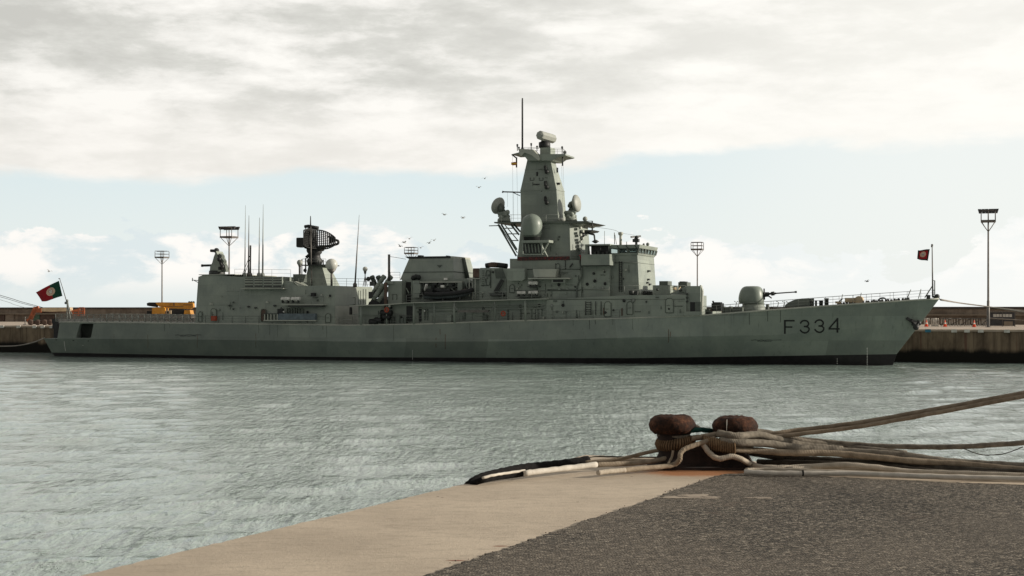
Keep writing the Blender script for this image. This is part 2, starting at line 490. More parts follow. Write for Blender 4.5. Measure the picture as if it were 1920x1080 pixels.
mb = MB(); r2 = lambda z, e: [Q(-260, -.12, z), Q(260, -.12, z), Q(260, 260, z), Q(-260, 260, z)]
mb.prism(r2(FAR_Z - .25, 0), r2(FAR_Z, 0))
tag(mb.build('far_quay', 'far_quay_top'), 'pale sunlit concrete surface of the far quay', 'quay', kind='structure')
# white and blue painted blocks along its edge
blocks = [(4, 'w'), (35, 'w'), (65, 'w'), (80, 'w'), (97, 'w'), (1740, 'b'), (1789, 'w'), (1813, 'w'), (1839, 'w'), (1888, 'w')]
mbw, mbb = MB(), MB()
blab = {4: 'white painted block at the far left end of the quay edge', 35: 'white painted edge block, second from the picture left', 65: 'white painted edge block left of the close pair by the stern',
        80: 'white painted edge block, left one of the two nearest the stern', 97: 'white painted edge block right behind the open stern', 1740: 'blue painted block on the quay edge right of the anchor',
        1789: 'white edge block just right of the blue one', 1813: 'wide thin white edge block in the middle of three', 1839: 'white edge block just left of the tall lamp foot', 1888: 'white edge block below the grey board, farthest right'}
for px, k in blocks:
    u = qpx(px, -.2); w = .33
    mbk = MB(); mbk.loft([[Q(u - w, -.3, z), Q(u + w, -.3, z), Q(u + w, -.12 - .003, z), Q(u - w, -.12 - .003, z)] for z in (FAR_Z - .36, FAR_Z + .02)])
    o = mbk.build('edge_block', 'quay_blue' if k == 'b' else 'quay_white'); tag(o, blab[px], 'edge block', 'painted blocks along the far quay edge')

# ---- breakwater wall at the back of the quay
WV = 62.0
def sea_wall_mat():
    m, nt, b = new_mat('sea_wall')
    t = nt.add('ShaderNodeTexCoord').outputs['Object']
    n = nt.noise(nt.scale(t, (1, 1, 2)), .35, 6, .65)
    st = nt.noise(nt.scale(t, (1.2, 1.2, .1)), .6, 5, .65)
    c = nt.mix(nt.smooth(n, .35, .65), (.17, .13, .098), (.31, .25, .195))
    c = nt.mix(nt.math('MULTIPLY', nt.smooth(st, .45, .7), .55), c, (.12, .09, .075))
    nt.put(b.inputs['Base Color'], c); b.inputs['Roughness'].default_value = .95
sea_wall_mat()
simple('wall_cap', (.075, .062, .052), .9, var=.3, scale=.4)
simple('wall_ledge', (.27, .22, .17), .9, var=.2, scale=.5)
wall = empty('breakwater_wall', Q(0, WV, FAR_Z)); tag(wall, 'long brown stained concrete breakwater wall behind the far quay', 'wall')
def wseg(name, z0, z1, v0, v1, m, u0=-250, u1=250, parent=wall):
    mb = MB(); mb.loft([[Q(u0, v0, z), Q(u1, v0, z), Q(u1, v1, z), Q(u0, v1, z)] for z in (z0, z1)])
    return mb.build(name, m, parent, origin=Q(0, WV, FAR_Z))
wseg('wall_base', FAR_Z, 5.55, WV + .6, WV + 4, 'sea_wall')
wseg('wall_ledge', 5.55, 5.72, WV - .1, WV + 4, 'wall_ledge')
wseg('wall_upper', 5.72, 6.62, WV + 1.0, WV + 4, 'sea_wall')
wseg('wall_cap', 6.62, 6.98, WV + .8, WV + 4, 'wall_cap')
# low shed panels and a green door on the left of the wall
for a, b_, m in ((-40, 6, 'brown'), (8, 24, 'sea_wall'), (60, 72, 'green_door'), (73, 100, 'brown'), (-100, -44, 'sea_wall')):
    wseg('green_door' if m == 'green_door' else 'wall_panel', FAR_Z, 5.5, WV + .35, WV + .6 - .004, m, qpx(a, WV), qpx(b_, WV))

# ---- near quay, measured on its own level
def nq(px, py): return on_z(px, py, QUAY_Z)
cA, cB, cC = nq(150, 1080), nq(1098, 853), nq(1920, 884)
dl = (cB - cA).normalized(); dr = (cC - cB).normalized()
L0 = cB - dl * 40; Rr = cB + dr * 120
def concrete_mat():
    m, nt, b = new_mat('quay_concrete')
    t = nt.add('ShaderNodeTexCoord').outputs['Object']
    n = nt.noise(t, .6, 7, .62); n2 = nt.noise(nt.scale(t, (1, 2.5, 1)), 5, 6, .65)
    c = nt.mix(nt.smooth(n, .34, .66), (.42, .345, .265), (.53, .44, .34))
    c = nt.mix(nt.math('MULTIPLY', nt.smooth(n2, .45, .75), .55), c, (.30, .25, .19))
    n3_ = nt.noise(nt.scale(t, (1, 1, 1), (3, 8, 0)), 1.7, 8, .72); c = nt.mix(nt.math('MULTIPLY', nt.smooth(n3_, .58, .68), .35), c, (.25, .20, .155))
    c = nt.mix(nt.math('MULTIPLY', nt.smooth(nt.noise(nt.scale(t, (.8, 6, 1)), 3, 5, .7), .5, .8), .35), c, (.5, .43, .34))
    # rust washed out from under the bollards
    bp = nq(1320, 884)
    dist = nt.vmath('LENGTH', nt.vmath('MULTIPLY', nt.vmath('SUBTRACT', t, tuple(bp)), (.9, 1.3, 1)))
    rr = nt.math('ADD', dist, nt.math('MULTIPLY', nt.math('SUBTRACT', nt.noise(t, 2.2, 5, .65), .5), 1.1))
    c = nt.mix(nt.smooth(rr, .95, .35, 0, .9), c, (.33, .13, .045))
    # dark specks
    vo = nt.add('ShaderNodeTexVoronoi', feature='F1'); nt.put(vo.inputs['Vector'], nt.scale(t, (1, 1, 1))); vo.inputs['Scale'].default_value = 3.0
    vr = nt.add('ShaderNodeSeparateColor'); nt.put(vr.inputs[0], vo.outputs['Color'])
    spk = nt.math('MULTIPLY', nt.smooth(vo.outputs['Distance'], .055, .03), nt.math('GREATER_THAN', vr.outputs[0], .72))
    c = nt.mix(spk, c, (.10, .07, .05))
    for (sx, sy, w) in ((938, 1024, .1), (855, 1051, .12)):      # thin rust runs at the asphalt edge
        q_ = nq(sx, sy)
        e = nt.vmath('LENGTH', nt.vmath('MULTIPLY', nt.vmath('SUBTRACT', t, tuple(q_)), (9.0, 26, 0)))
        e = nt.math('ADD', e, nt.math('MULTIPLY', nt.noise(t, 9, 4, .7), .9))
        c = nt.mix(nt.smooth(e, 1.35, .7, 0, .9), c, (.20, .065, .03))
    nt.put(b.inputs['Base Color'], c); b.inputs['Roughness'].default_value = .85; b.inputs['Specular IOR Level'].default_value = .25
    bn = nt.add('ShaderNodeBump'); bn.inputs['Strength'].default_value = .5; bn.inputs['Distance'].default_value = .01
    nt.put(bn.inputs['Height'], nt.math('ADD', nt.noise(t, 30, 6, .7), nt.noise(t, 5, 4))); nt.l.new(bn.outputs[0], b.inputs['Normal'])
concrete_mat()
mb = MB()
back = Vector((0, -120, 0))
edge_l = [L0 + (cB - L0) * (i / 500) + Vector((random.gauss(0, .006), random.gauss(0, .006), 0)) for i in range(500)]
edge_r = [cB + (Rr - cB) * (i / 900) ** 1.6 + Vector((random.gauss(0, .004), random.gauss(0, .008), 0)) for i in range(900)]
out_ = edge_l + edge_r + [Rr, Rr + back, L0 + back]
rg = lambda z, e=0: [Vector((q.x, q.y, z)) for q in out_]
mb.prism(rg(-4), rg(QUAY_Z))
near_q = mb.build('near_quay', 'quay_concrete'); tag(near_q, 'smooth beige concrete edge strip of the near quay', 'quay', kind='structure')
def asphalt_mat():
    m, nt, b = new_mat('asphalt')
    t = nt.add('ShaderNodeTexCoord').outputs['Object']
    vo = nt.add('ShaderNodeTexVoronoi', feature='F1'); nt.put(vo.inputs['Vector'], t); vo.inputs['Scale'].default_value = 50
    vs_ = nt.add('ShaderNodeSeparateColor'); nt.put(vs_.inputs[0], vo.outputs['Color'])
    c = nt.ramp(vs_.outputs[0], [(0, (.014, .012, .009)), (.30, (.045, .038, .030)), (.55, (.098, .082, .064)), (.8, (.165, .138, .106)), (1, (.36, .31, .25))])
    n = nt.noise(t, 24, 6, .72)
    c = nt.mix(nt.smooth(n, .50, .38, 0, .75), c, (.022, .019, .016))
    big = nt.noise(t, .45, 5, .6)
    c = nt.mix(nt.smooth(big, .40, .68, 0, .30), c, (.20, .165, .13))
    c = nt.mix(nt.smooth(nt.noise(nt.scale(t, (1, 1, 1), (4, 2, 0)), 1.3, 5, .65), .62, .74, 0, .5), c, (.17, .12, .09))
    nt.put(b.inputs['Base Color'], c); b.inputs['Roughness'].default_value = .88; b.inputs['Specular IOR Level'].default_value = .25
    bn = nt.add('ShaderNodeBump'); bn.inputs['Strength'].default_value = .9; bn.inputs['Distance'].default_value = .012
    nt.put(bn.inputs['Height'], nt.math('ADD', nt.math('MULTIPLY', n, 1.2), nt.math('SUBTRACT', 1.0, vo.outputs['Distance']))); nt.l.new(bn.outputs[0], b.inputs['Normal'])
asphalt_mat()
apx = [(560, 1160), (680, 1120), (800, 1080), (1040, 998), (1220, 938), (1338, 895.5), (1362, 891), (1397, 889.5), (1503, 893), (1655, 901.5), (1920, 911.7), (2300, 924)]
pts = [nq(*q) for q in apx]
pts = [pts[0] + (pts[0] - pts[1]).normalized() * 6] + pts + [pts[-1] + (pts[-1] - pts[-2]).normalized() * 90]
edge_pts = []
for a, b_ in zip(pts, pts[1:]):                                    # ragged poured edge
    n = max(2, int((b_ - a).length / .05)) if (b_ - a).length < 12 else 4
    for i in range(n):
        q = a.lerp(b_, i / n); edge_pts.append(q + Vector((random.gauss(0, .014), random.gauss(0, .014), 0)))
edge_pts.append(pts[-1])
poly = edge_pts + [Vector((130, -100, 0)), Vector((-30, -100, 0))]
mb = MB()
lo = [Vector((q.x, q.y, QUAY_Z - .02)) for q in poly]; hi = []
cen = Vector((4, 2, 0))
for i, q in enumerate(poly):
    inn = (cen - q); inn.z = 0; inn.normalize()
    q2 = q + inn * random.uniform(.015, .05) if i < len(edge_pts) else q
    hi.append(Vector((q2.x, q2.y, QUAY_Z + .018)))
mb.loft([lo, hi], caps=False)
mb.face([len(lo) + k for k in range(len(hi))])
asp = mb.build('asphalt_pavement', 'asphalt'); tag(asp, 'coarse grey brown asphalt surfacing of the near quay', 'pavement', kind='structure')
simple('sand', (.30, .245, .19), .95, var=.22, scale=6)
_n = NT(MATS['sand'].node_tree); _b = [q for q in _n.n if q.type == 'BSDF_PRINCIPLED'][0]
_n.put(_b.inputs['Alpha'], _n.smooth(_n.noise(_n.scale(_n.add('ShaderNodeTexCoord').outputs['Object'], (.6, 1.4, 1)), 9, 7, .75), .36, .50))
def patch(cx, cy, wx, wy, name, lab):
    mb = MB(); c = on_z(cx, cy, QUAY_Z + .018); n = 90; ring = []
    for k in range(n):
        a = 2 * pi * k / n; r_ = 1 + .22 * sin(3 * a + cx) + .16 * sin(7 * a + 1) + random.uniform(-.16, .16)
        ring.append(c + Vector((wx * r_ * cos(a), wy * r_ * sin(a), .004)))
    mb.face([mb.add([q]) for q in ring])
    return tag(mb.build(name, 'sand'), lab, 'sand patch', kind='structure')
patch(1298, 932, .26, .16, 'sand_patch', 'pale sandy patch on the asphalt near its corner')
patch(1425, 934, .13, .07, 'sand_patch', 'small pale sandy patch further right on the asphalt')
# pebbles and crumbs lying at the asphalt edge
mb = MB()
for i in range(170):
    s_ = random.random(); j = int(s_ * (len(edge_pts) - 30)); q = edge_pts[j] + Vector((random.gauss(-.02, .05), random.gauss(.01, .04), 0))
    if (q - pts[1]).length > 22: continue
    r_ = random.uniform(.003, .009)
    mb.lathe((q.x, q.y, QUAY_Z + r_ * .5), [(r_ * .5, -r_ * .5), (r_, 0), (r_ * .6, r_ * .5)], 5, False)
tag(mb.build('gravel', 'brown'), 'loose dark gravel crumbs along the asphalt edge', 'gravel', kind='stuff')
# ------------------------------------------------------------------ the frigate
HA = R(19.5)
hh = Vector((cos(HA), -sin(HA), 0)); hs = Vector((-sin(HA), -cos(HA), 0))      # forward, to starboard (towards us)
BOW = at(1674, 685, (0 - EYE) / ((HY - 685) / FPX))
SHIP0 = BOW - hh * 113.2; SHIP0.z = 0
frig = empty('frigate', SHIP0, -HA)
tag(frig, 'long grey green warship moored along the far quay, F334 on its bow', 'warship')
def SP(px, py, t):
    """ship coordinates (forward, port, up) of a picture point lying on the fore-and-aft plane t metres to starboard"""
    o = Vector((0, 0, EYE)); r_ = ray(px, py)
    k = (t - (o - SHIP0).dot(hs)) / r_.dot(hs)
    p = o + r_ * k - SHIP0
    return Vector((p.dot(hh), -t, p.z))
def mbox(mb, x0, y0, x1, y1, tn, tf):
    a = SP(x0, y1, tn); b = SP(x1, y0, tn)
    za = SP((x0 + x1) / 2, y1, tn).z; zb = SP((x0 + x1) / 2, y0, tn).z
    return mb.box(a.x, b.x, -tn, -tf, za, zb)
def mpoly(mb, pts, tn, tf):
    """pts: (px, py) or (px, py, t); the far side is the same outline at -t*(tf/tn) or plane tf"""
    near = [SP(p[0], p[1], p[2] if len(p) > 2 else tn) for p in pts]
    far = [Vector((q.x, (-q.y if tf is None else -tf), q.z)) for q in near]
    return mb.loft([near, far])
def sbox(name, x0, y0, x1, y1, tn, tf, m='paint', parent=None):
    return mbox(MB(), x0, y0, x1, y1, tn, tf).build(name, m, parent or frig)
def spoly(name, pts, tn, tf, m='paint', parent=None):
    return mpoly(MB(), pts, tn, tf).build(name, m, parent or frig)
PX = 1 / 15.2          # metres per photo pixel near the ship's middle

# ---- hull
deck_y = [(104, 603), (397, 606.3), (577, 607.8), (640, 609.3), (803, 607), (880, 603.5), (960, 601), (1100, 598), (1180, 595.8), (1240, 593.6), (1316, 590.6), (1458, 579.5), (1560, 572), (1650, 566), (1762, 559)]
deck_t = [(104, 6.0), (350, 6.5), (1000, 6.35), (1150, 6.1), (1300, 5.6), (1400, 5.2), (1500, 4.1), (1620, 2.6), (1700, 1.35), (1762, .10)]
kn_y = [(81, 634.5), (400, 637), (700, 641), (960, 640), (1180, 632.8), (1460, 628), (1600, 617), (1731, 600)]
kn_t = [(81, 6.3), (350, 7.1), (1000, 7.15), (1180, 6.75), (1350, 5.45), (1500, 3.5), (1620, 1.95), (1700, .7), (1731, .06)]
bt_y = [(97, 661), (400, 667), (700, 670), (1180, 671.6), (1681, 664)]
bt_t = [(97, 5.4), (350, 6.05), (900, 6.15), (1100, 5.6), (1300, 4.5), (1500, 2.3), (1620, .85), (1681, .06)]
wl_t = [(103, 5.3), (350, 5.9), (900, 6.0), (1100, 5.4), (1300, 4.0), (1500, 1.85), (1620, .6), (1674, .05)]
N = 64
def row(x0, x1, ty, tt, u, z=None):
    px = x0 + (x1 - x0) * u; t = lerp_tab(tt, px)
    q = SP(px, lerp_tab(ty, px) if ty else 600, t)
    if z is not None: q.z = z
    return q
def mir(q): return Vector((q.x, -q.y, q.z))
mb = MB(); rings = []
for i in range(N + 1):
    u = (i / N)
    a = row(112, 1762, deck_y, deck_t, u); b = row(107.5, 1731, kn_y, kn_t, u)
    rings.append([a, b, mir(b), mir(a)])
mb.loft(rings)
hull_up = mb.build('upper_hull', ['hull_paint', 'deck'], frig)
mb = MB(); rings = []
for i in range(-1, N + 1):
    u = i / N; ub = (i + 1) / (N + 1)
    k = row(107.5, 1731, kn_y, kn_t, u) if i >= 0 else SP(82, 634.5, 6.2); k.z -= .004
    b = row(97, 1681, bt_y, bt_t, ub); w = row(103, 1674, None, wl_t, ub, 0.0); e = Vector((w.x, w.y * .6, -2.5))
    rings.append([k, b, w, e, mir(e), mir(w), mir(b), mir(k)])
mb.loft(rings, caps=False)
nf = len(mb.f)
for base_i in (0, (N + 1) * 8):
    for j in range(3): mb.face((base_i + j, base_i + j + 1, base_i + 6 - j, base_i + 7 - j)); mb.m[-1] = 1 if j else 0
for j, (fc) in enumerate(mb.f):
    if j < nf and (j % 8) in (1, 2, 3, 4, 5): mb.m[j] = 1
hull_lo = mb.build('lower_hull', ['hull_paint', 'boot'], frig)
def cut(target, cutter_mb):
    c = cutter_mb.build('cutter', 'black', frig)
    md = target.modifiers.new('cut', 'BOOLEAN'); md.operation = 'DIFFERENCE'; md.object = c; md.solver = 'EXACT'
    dg = bpy.context.evaluated_depsgraph_get(); dg.update()
    me = bpy.data.meshes.new_from_object(target.evaluated_get(dg))
    target.modifiers.remove(md); target.data = me
    bpy.data.objects.remove(c)
mb = MB()
op = [(125.5, 634), (126, 627), (129.5, 609), (131.5, 607.2), (154.5, 607.2), (156, 609), (154, 632), (152, 634.3)]
mpoly(mb, op, 8.5, 1.5); cut(hull_up, mb)
mb = MB(); a = SP(100, 634.4, 5.9); b = SP(124, 607, 5.9)
mb.box(a.x - 3, SP(109.8, 620, 6.2).x + 5.0, -5.75, 5.9, SP(110, 633.9, 6.2).z, SP(110, 606, 6.2).z)
cut(hull_up, mb)
for p_ in hull_up.data.polygons:
    if p_.normal.z > .8: p_.material_index = 1
bpy.context.view_layer.update()
hull_bvh = BVHTree.FromPolygons([v.co.copy() for v in hull_up.data.vertices], [tuple(p.vertices) for p in hull_up.data.polygons])
lo_bvh = BVHTree.FromPolygons([v.co.copy() for v in hull_lo.data.vertices], [tuple(p.vertices) for p in hull_lo.data.polygons])
def on_hull(px, py, off=.03):
    o = Vector((0, 0, EYE)) - SHIP0; o = Vector((o.dot(hh), -o.dot(hs), o.z)); r_ = ray(px, py); r_ = Vector((r_.dot(hh), -r_.dot(hs), r_.z)).normalized()
    best = None
    for bv in (hull_bvh, lo_bvh):
        h = bv.ray_cast(o, r_)
        if h[0] is not None and (best is None or h[3] < best[3]): best = h
    if best is None: return SP(px, py, 5)
    n = best[1]
    if n.dot(r_) > 0: n = -n
    return best[0] + n * off
def stroke(mb, pts, w, off=.03):
    """a flat painted stroke following the hull's surface"""
    L = []; Rr_ = []
    P = [Vector(pts[0])]
    for q in pts[1:]:
        q = Vector(q); a_ = P[-1].copy(); n_ = max(1, int((q - a_).length / 2.0)); P += [a_.lerp(q, (k + 1) / n_) for k in range(n_)]
    for i, q in enumerate(P):
        dd = (P[min(i + 1, len(P) - 1)] - P[max(i - 1, 0)]).normalized(); nn = Vector((-dd.y, dd.x)) * w / 2
        L.append(on_hull(*(q + nn), off)); Rr_.append(on_hull(*(q - nn), off))
    i0 = mb.add(L); i1 = mb.add(Rr_)
    for k in range(len(P) - 1): mb.face((i0 + k, i0 + k + 1, i1 + k + 1, i1 + k))
def zl(x, y): return (1440 + x / 12, 580 + y / 12)
mb = MB()
stroke(mb, [zl(380, 238), zl(380, 550)], 3.3)
stroke(mb, [zl(396, 255), zl(600, 255)], 2.9, .034)
stroke(mb, [zl(396, 397), zl(550, 397)], 2.6, .034)
for dx, dy in ((0, 0), (330, -12)):
    arc = [(728, 320), (745, 285), (780, 258), (825, 250), (870, 258), (905, 290), (915, 325), (900, 362), (865, 384), (805, 386)]
    stroke(mb, [zl(x + dx, y + dy) for x, y in arc], 2.9, .034)
    arc = [(840, 386), (890, 395), (922, 425), (925, 460), (900, 500), (860, 524), (820, 528), (775, 515), (740, 485), (722, 455)]
    stroke(mb, [zl(x + dx, y + dy) for x, y in arc], 2.9, .030)
stroke(mb, [zl(1562, 195), zl(1562, 522)], 3.3)
stroke(mb, [zl(1362, 438), zl(1612, 438)], 2.7, .034)
stroke(mb, [zl(1374, 430), zl(1568, 205)], 2.9, .037)
for (x0, dep) in ((1626, (652, 685, 3)), (1573, (672, 684, 4)), (120, (640, 655, 99))): pass
split_pieces(mb.build('hull_numeral', 'number_ink', hull_up), .12)
mb = MB()
for y in range(653, 684, 3): stroke(mb, [(1625.2, y), (1626.8, y)], 1.6)
for y in (673, 677, 681): stroke(mb, [(1569, y), (1570.5, y)], 1.5)
stroke(mb, [(120.5, 640), (123, 658)], .8)
stroke(mb, [(155, 647.3), (156.5, 647.3)], 1.0); stroke(mb, [(773.5, 656), (773.8, 674)], .5)
split_pieces(mb.build('draft_mark', 'white', hull_lo), .01)
simple('rust_run', (.12, .085, .06), .8, var=.4, scale=2)
simple('dirt_run', (.085, .10, .085), .8, var=.3, scale=2)
rr_ = random.Random(11); ra, rb = MB(), MB()
for i in range(26):
    x = rr_.uniform(170, 1640); y0 = lerp_tab(deck_y, x) + (2 if i % 3 else rr_.uniform(10, 30)); L_ = rr_.uniform(6, 30)
    stroke(ra if i % 3 == 0 else rb, [(x + rr_.uniform(-.3, .3), y0 + L_ * k / 5) for k in range(6)], rr_.uniform(.5, 1.3), .018)
for o_ in split_pieces(ra.build('rust_run', 'rust_run', hull_up), .01) + split_pieces(rb.build('dirt_run', 'dirt_run', hull_up), .01): pass
mb = MB()                                                     # scuffs and hull fittings
for (x, y, w, h_) in ((159, 632, 4.5, 3.2), (106, 637, 3, 1.2), (138, 638, 3, 1.2), (166, 639, 2, 1.4)):
    stroke(mb, [(x - w / 2, y), (x + w / 2, y)], h_, .05)
split_pieces(mb.build('hull_outlet', 'black', hull_up))
simple('scuff', (.075, .088, .078), .7, var=.3, scale=3)
mb = MB()
for x0, x1, y in ((328, 378, 628.2), (338, 368, 630), (1408, 1465, 637.5), (1420, 1450, 639.5)):
    n = 16; stroke(mb, [(x0 + (x1 - x0) * i / n, y + random.uniform(-.5, .5)) for i in range(n + 1)], 1.4, .02)
split_pieces(mb.build('scuff_mark', 'scuff', hull_up))
# rounded deck-edge strip and bulwark lip
mb = MB()
mb.tube([row(112, 1760, deck_y, deck_t, i / 90) + Vector((0, .02, -.05)) for i in range(91)], .11, 6)
mb.tube([mir(row(112, 1760, deck_y, deck_t, i / 90) + Vector((0, .02, -.05))) for i in range(91)], .11, 6)
split_pieces(mb.build('deck_edge', 'paint_light', frig))
# quarterdeck clutter seen through the openings
mb = MB(); mbox(mb, 134, 617, 137, 633, 4.6, 4.2); mbox(mb, 131, 622, 134, 633, 4.4, 4.0); mb.build('fire_hose_box', 'flag_red', frig)
mb = MB(); mbox(mb, 120, 606.5, 176, 634, 3.6, 3.3); mb.build('opening_dark_panel', 'paint_dark', frig)  # dark panel added to deepen the shade seen through the opening
mb = MB(); mb.lathe(SP(148.5, 628, 4.9), [(.2, -.5), (.26, -.3), (.26, .5), (.1, .65)], 10); mb.build('mooring_drum', 'rail', frig)
mb = MB(); mbox(mb, 97, 598, 110, 606, 5.2, -5.5); mbox(mb, 100.5, 606, 108, 634, 1.0, -5.0); mbox(mb, 98, 606, 101.5, 616, -3.5, -5.6)
mb.build('stern_platform', 'black', frig)

# ---- guard rails
def rail(name, pts, t, h=1.05, step=1.5, wires=3, r=.022, m='rail', parent=None):
    mb = MB(); P = [SP(x, y, t if not callable(t) else t(x)) for x, y in pts]
    for k in range(wires):
        z = h * (k + 1) / wires
        mb.tube([q + Vector((0, 0, z)) for q in P], r * (1.0 if k == wires - 1 else .7), 4)
    for a, b in zip(P, P[1:]):
        n = max(1, int((b - a).length / step))
        for i in range(n + 1):
            q = a.lerp(b, i / n); mb.tube([q, q + Vector((0, 0, h))], r * 1.15, 4)
    return mb.build(name, m, parent or frig)
dt = lambda x: lerp_tab(deck_t, x) - .15
def dpts(a, b, s=25): 
    n = max(1, int((b - a) / s)); return [(a + (b - a) * i / n, lerp_tab(deck_y, a + (b - a) * i / n)) for i in range(n + 1)]
rail('guard_rail', dpts(360, 1312), dt, 1.0, 2.0, 3)
rail('guard_rail', dpts(1318, 1752), dt, 1.0, 2.2, 3, r=.018)
rail('guard_rail', [(x, lerp_tab(deck_y, x)) for x in (1318, 1450, 1600, 1740)], lambda x: -lerp_tab(deck_t, x) + .2, 1.0, 2.2, 3, r=.016)
# raised nets round the flight deck
mb = MB(); mbn = MB()
P = [SP(x, y, dt(x)) for x, y in dpts(104, 356, 12)]
for sgn in (1, -1):
    for i, (a, b) in enumerate(zip(P, P[1:])):
        if sgn < 0: a, b = mir(a), mir(b)
        h = 1.05
        q = [a, b, b + Vector((0, 0, h)), a + Vector((0, 0, h))]
        mbn.face([mbn.add([v]) for v in q])
        for zz in (0, .5, 1): mb.tube([a + Vector((0, 0, h * zz)), b + Vector((0, 0, h * zz))], .026, 4)
        mb.tube([a, a + Vector((0, 0, h))], .05, 4)
        if i % 2 == 0: mb.tube([a, b + Vector((0, 0, h))], .02, 4)
split_pieces(mb.build('net_frame', 'rail', frig)); split_pieces(mbn.build('flight_deck_net', 'net', frig))

# ---- hangar block
mb = MB()
T0 = 6.6
def plan(zpx, pts):  # helper unused levels
    return [SP(x, y, t) for x, y, t in pts]
def wedge(mb, low, high):
    """loft of a mirrored plan: low and high are lists of (px,py,t) on the near side from aft to fore"""
    lo_ = [SP(*q) for q in low]; hi_ = [SP(*q) for q in high]
    zl_ = sum(q.z for q in lo_) / len(lo_); zh = sum(q.z for q in hi_) / len(hi_)
    for q in lo_: q.z = zl_
    for q in hi_: q.z = zh
    mb.loft([lo_ + [mir(q) for q in lo_[::-1]], hi_ + [mir(q) for q in hi_[::-1]]])
wedge(mb, [(365.6, 606, 6.2), (627, 608, 6.2), (654, 608, 4.4)], [(371.5, 520, 5.6), (627, 520, 5.6), (627.5, 520, 5.5)]) if False else None
# aft (higher) and forward (lower) hangar volumes
mpoly(mb, [(365.6, 607, 6.3), (546, 607.5, 6.3), (546, 528, 5.6), (529, 526.5, 5.6), (529, 518.7, 5.6), (438, 518.7, 5.6), (415, 516, 5.6), (382, 515.2, 5.6), (371.8, 519, 5.6)], 6.3, None)
mb.build('hangar', 'paint', frig)
mb = MB()
mpoly(mb, [(546, 607.5, 6.27), (628, 608.5, 6.27), (628, 535.8, 5.66), (557, 535.8, 5.66), (546, 528, 5.6)], 6.3, None)
mb.build('hangar_forward_part', 'paint', frig)
# flat hangar front, its sunlight put into the paler paint
def corner_pt(px, py, px0=628.2, px1=694, t0=5.6, t1=2.2):
    f = (px - px0) / (px1 - px0); t = t0 + (t1 - t0) * f
    # the flat front of the hangar: the plane x = const
    xf = SP(px0, 550, t0).x + .06; lo_, hi_ = -6.5, 6.5
    for _ in range(40):
        t = (lo_ + hi_) / 2
        if SP(px, py, t).x > xf: lo_ = t
        else: hi_ = t
    return SP(px, py, t)
def corner(name, px0, px1, yt, yb, t0, t1, m='paint_light'):
    mb = MB(); a0 = SP(px0, yb, t0); b0 = SP(px1, yb, t1); a1 = SP(px0, yt, t0); b1 = SP(px1, yt, t1)
    b0.x = a0.x + .02; b0.y = a0.y
    z0, z1 = a0.z, a1.z
    pl = lambda z: [(a0.x, a0.y, z), (b0.x, b0.y, z), (b0.x, -b0.y, z), (a0.x, -a0.y, z)]
    mb.loft([pl(z0), pl(z1)]); return mb.build(name, m, frig)
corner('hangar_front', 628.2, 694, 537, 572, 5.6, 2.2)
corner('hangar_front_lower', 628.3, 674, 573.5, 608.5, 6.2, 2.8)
mb = MB(); q0, q1 = corner_pt(658.5, 603, 628.3, 674, 6.2), corner_pt(669, 583, 628.3, 674, 6.2); mb.box(q0.x - .1, q0.x + .02, q0.y, q1.y, q0.z, q1.z); mb.build('passage_door', 'black', frig)
# vents and ledge
mb = MB(); mbox(mb, 457.6, 518.9, 529, 539.5, 6.05, 5.3); vent = mb.build('vent_bank', 'paint', frig)
mb = MB()
for i in range(4):
    for j in range(3 + 1):
        x0 = 459.5 + i * 17.6; y0 = 520.4 + j * 4.9
        mbox(mb, x0, y0 + .4, x0 + 15.2, y0 + 2.6, 6.068, 6.03)
split_pieces(mb.build('vent_slot', 'black', vent))
mb = MB()
for i in range(4):
    for j in range(3):
        x0 = 459.5 + i * 17.6; y0 = 523.2 + j * 4.9; a = SP(x0, y0, 6.08); b = SP(x0 + 15.2, y0 + 2.2, 6.08)
        mb.bar((a.x, -6.1, a.z), (b.x, -6.1, a.z), .06, .10)
split_pieces(mb.build('vent_louvre', 'paint_light', vent))
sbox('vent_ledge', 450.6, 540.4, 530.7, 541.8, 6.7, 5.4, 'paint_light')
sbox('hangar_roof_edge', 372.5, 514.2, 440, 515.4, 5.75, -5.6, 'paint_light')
sbox('roof_locker', 549.5, 514, 566, 529, 4.6, 3.2, 'paint_dark')
spoly('sloped_hatch', [(553, 527.5), (573, 536), (562, 536), (548, 528)], 5.72, 5.2, 'paint_light')
# life raft shelf
sbox('raft_shelf', 527, 570.6, 606, 572.2, 7.1, 6.0, 'paint_light'); sbox('raft_shelf_beam', 540, 572.3, 604, 575.5, 6.9, 6.1, 'dark_metal')
rail('shelf_rail', [(562, 570.6), (606, 570.6)], 7.05, 1.0, 1.3, 3)
sbox('wall_instrument', 582.5, 549, 589.5, 556, 6.3, 5.7, 'black'); sbox('wall_bracket', 586, 556, 592, 557.5, 6.6, 5.7, 'dark_metal')
# black block painted as shade in the recess under the shelf; long grey bin
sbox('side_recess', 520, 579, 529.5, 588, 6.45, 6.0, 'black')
sbox('net_bin', 521, 588, 591, 599.5, 6.75, 6.25, 'blue_grey'); sbox('bin_frame', 494, 587.5, 522, 589, 6.8, 6.3, 'dark_metal')
mb = MB()
for x in (495, 501, 507, 513, 519): mbox(mb, x, 589, x + 1.5, 600, 6.8, 6.6)
mbox(mb, 494, 600, 592, 602, 6.8, 6.6); mb.build('bin_rail', 'paint_light', frig)
mb = MB()
for x in (537, 541, 546, 551, 555, 560, 566): mbox(mb, x, 578, x + 1.6, 588, 6.42, 6.2)
split_pieces(mb.build('recess_pipe', 'paint_dark', frig))
sbox('recess_lamp', 530.5, 583.2, 532.6, 585.6, 6.6, 6.2, 'white')
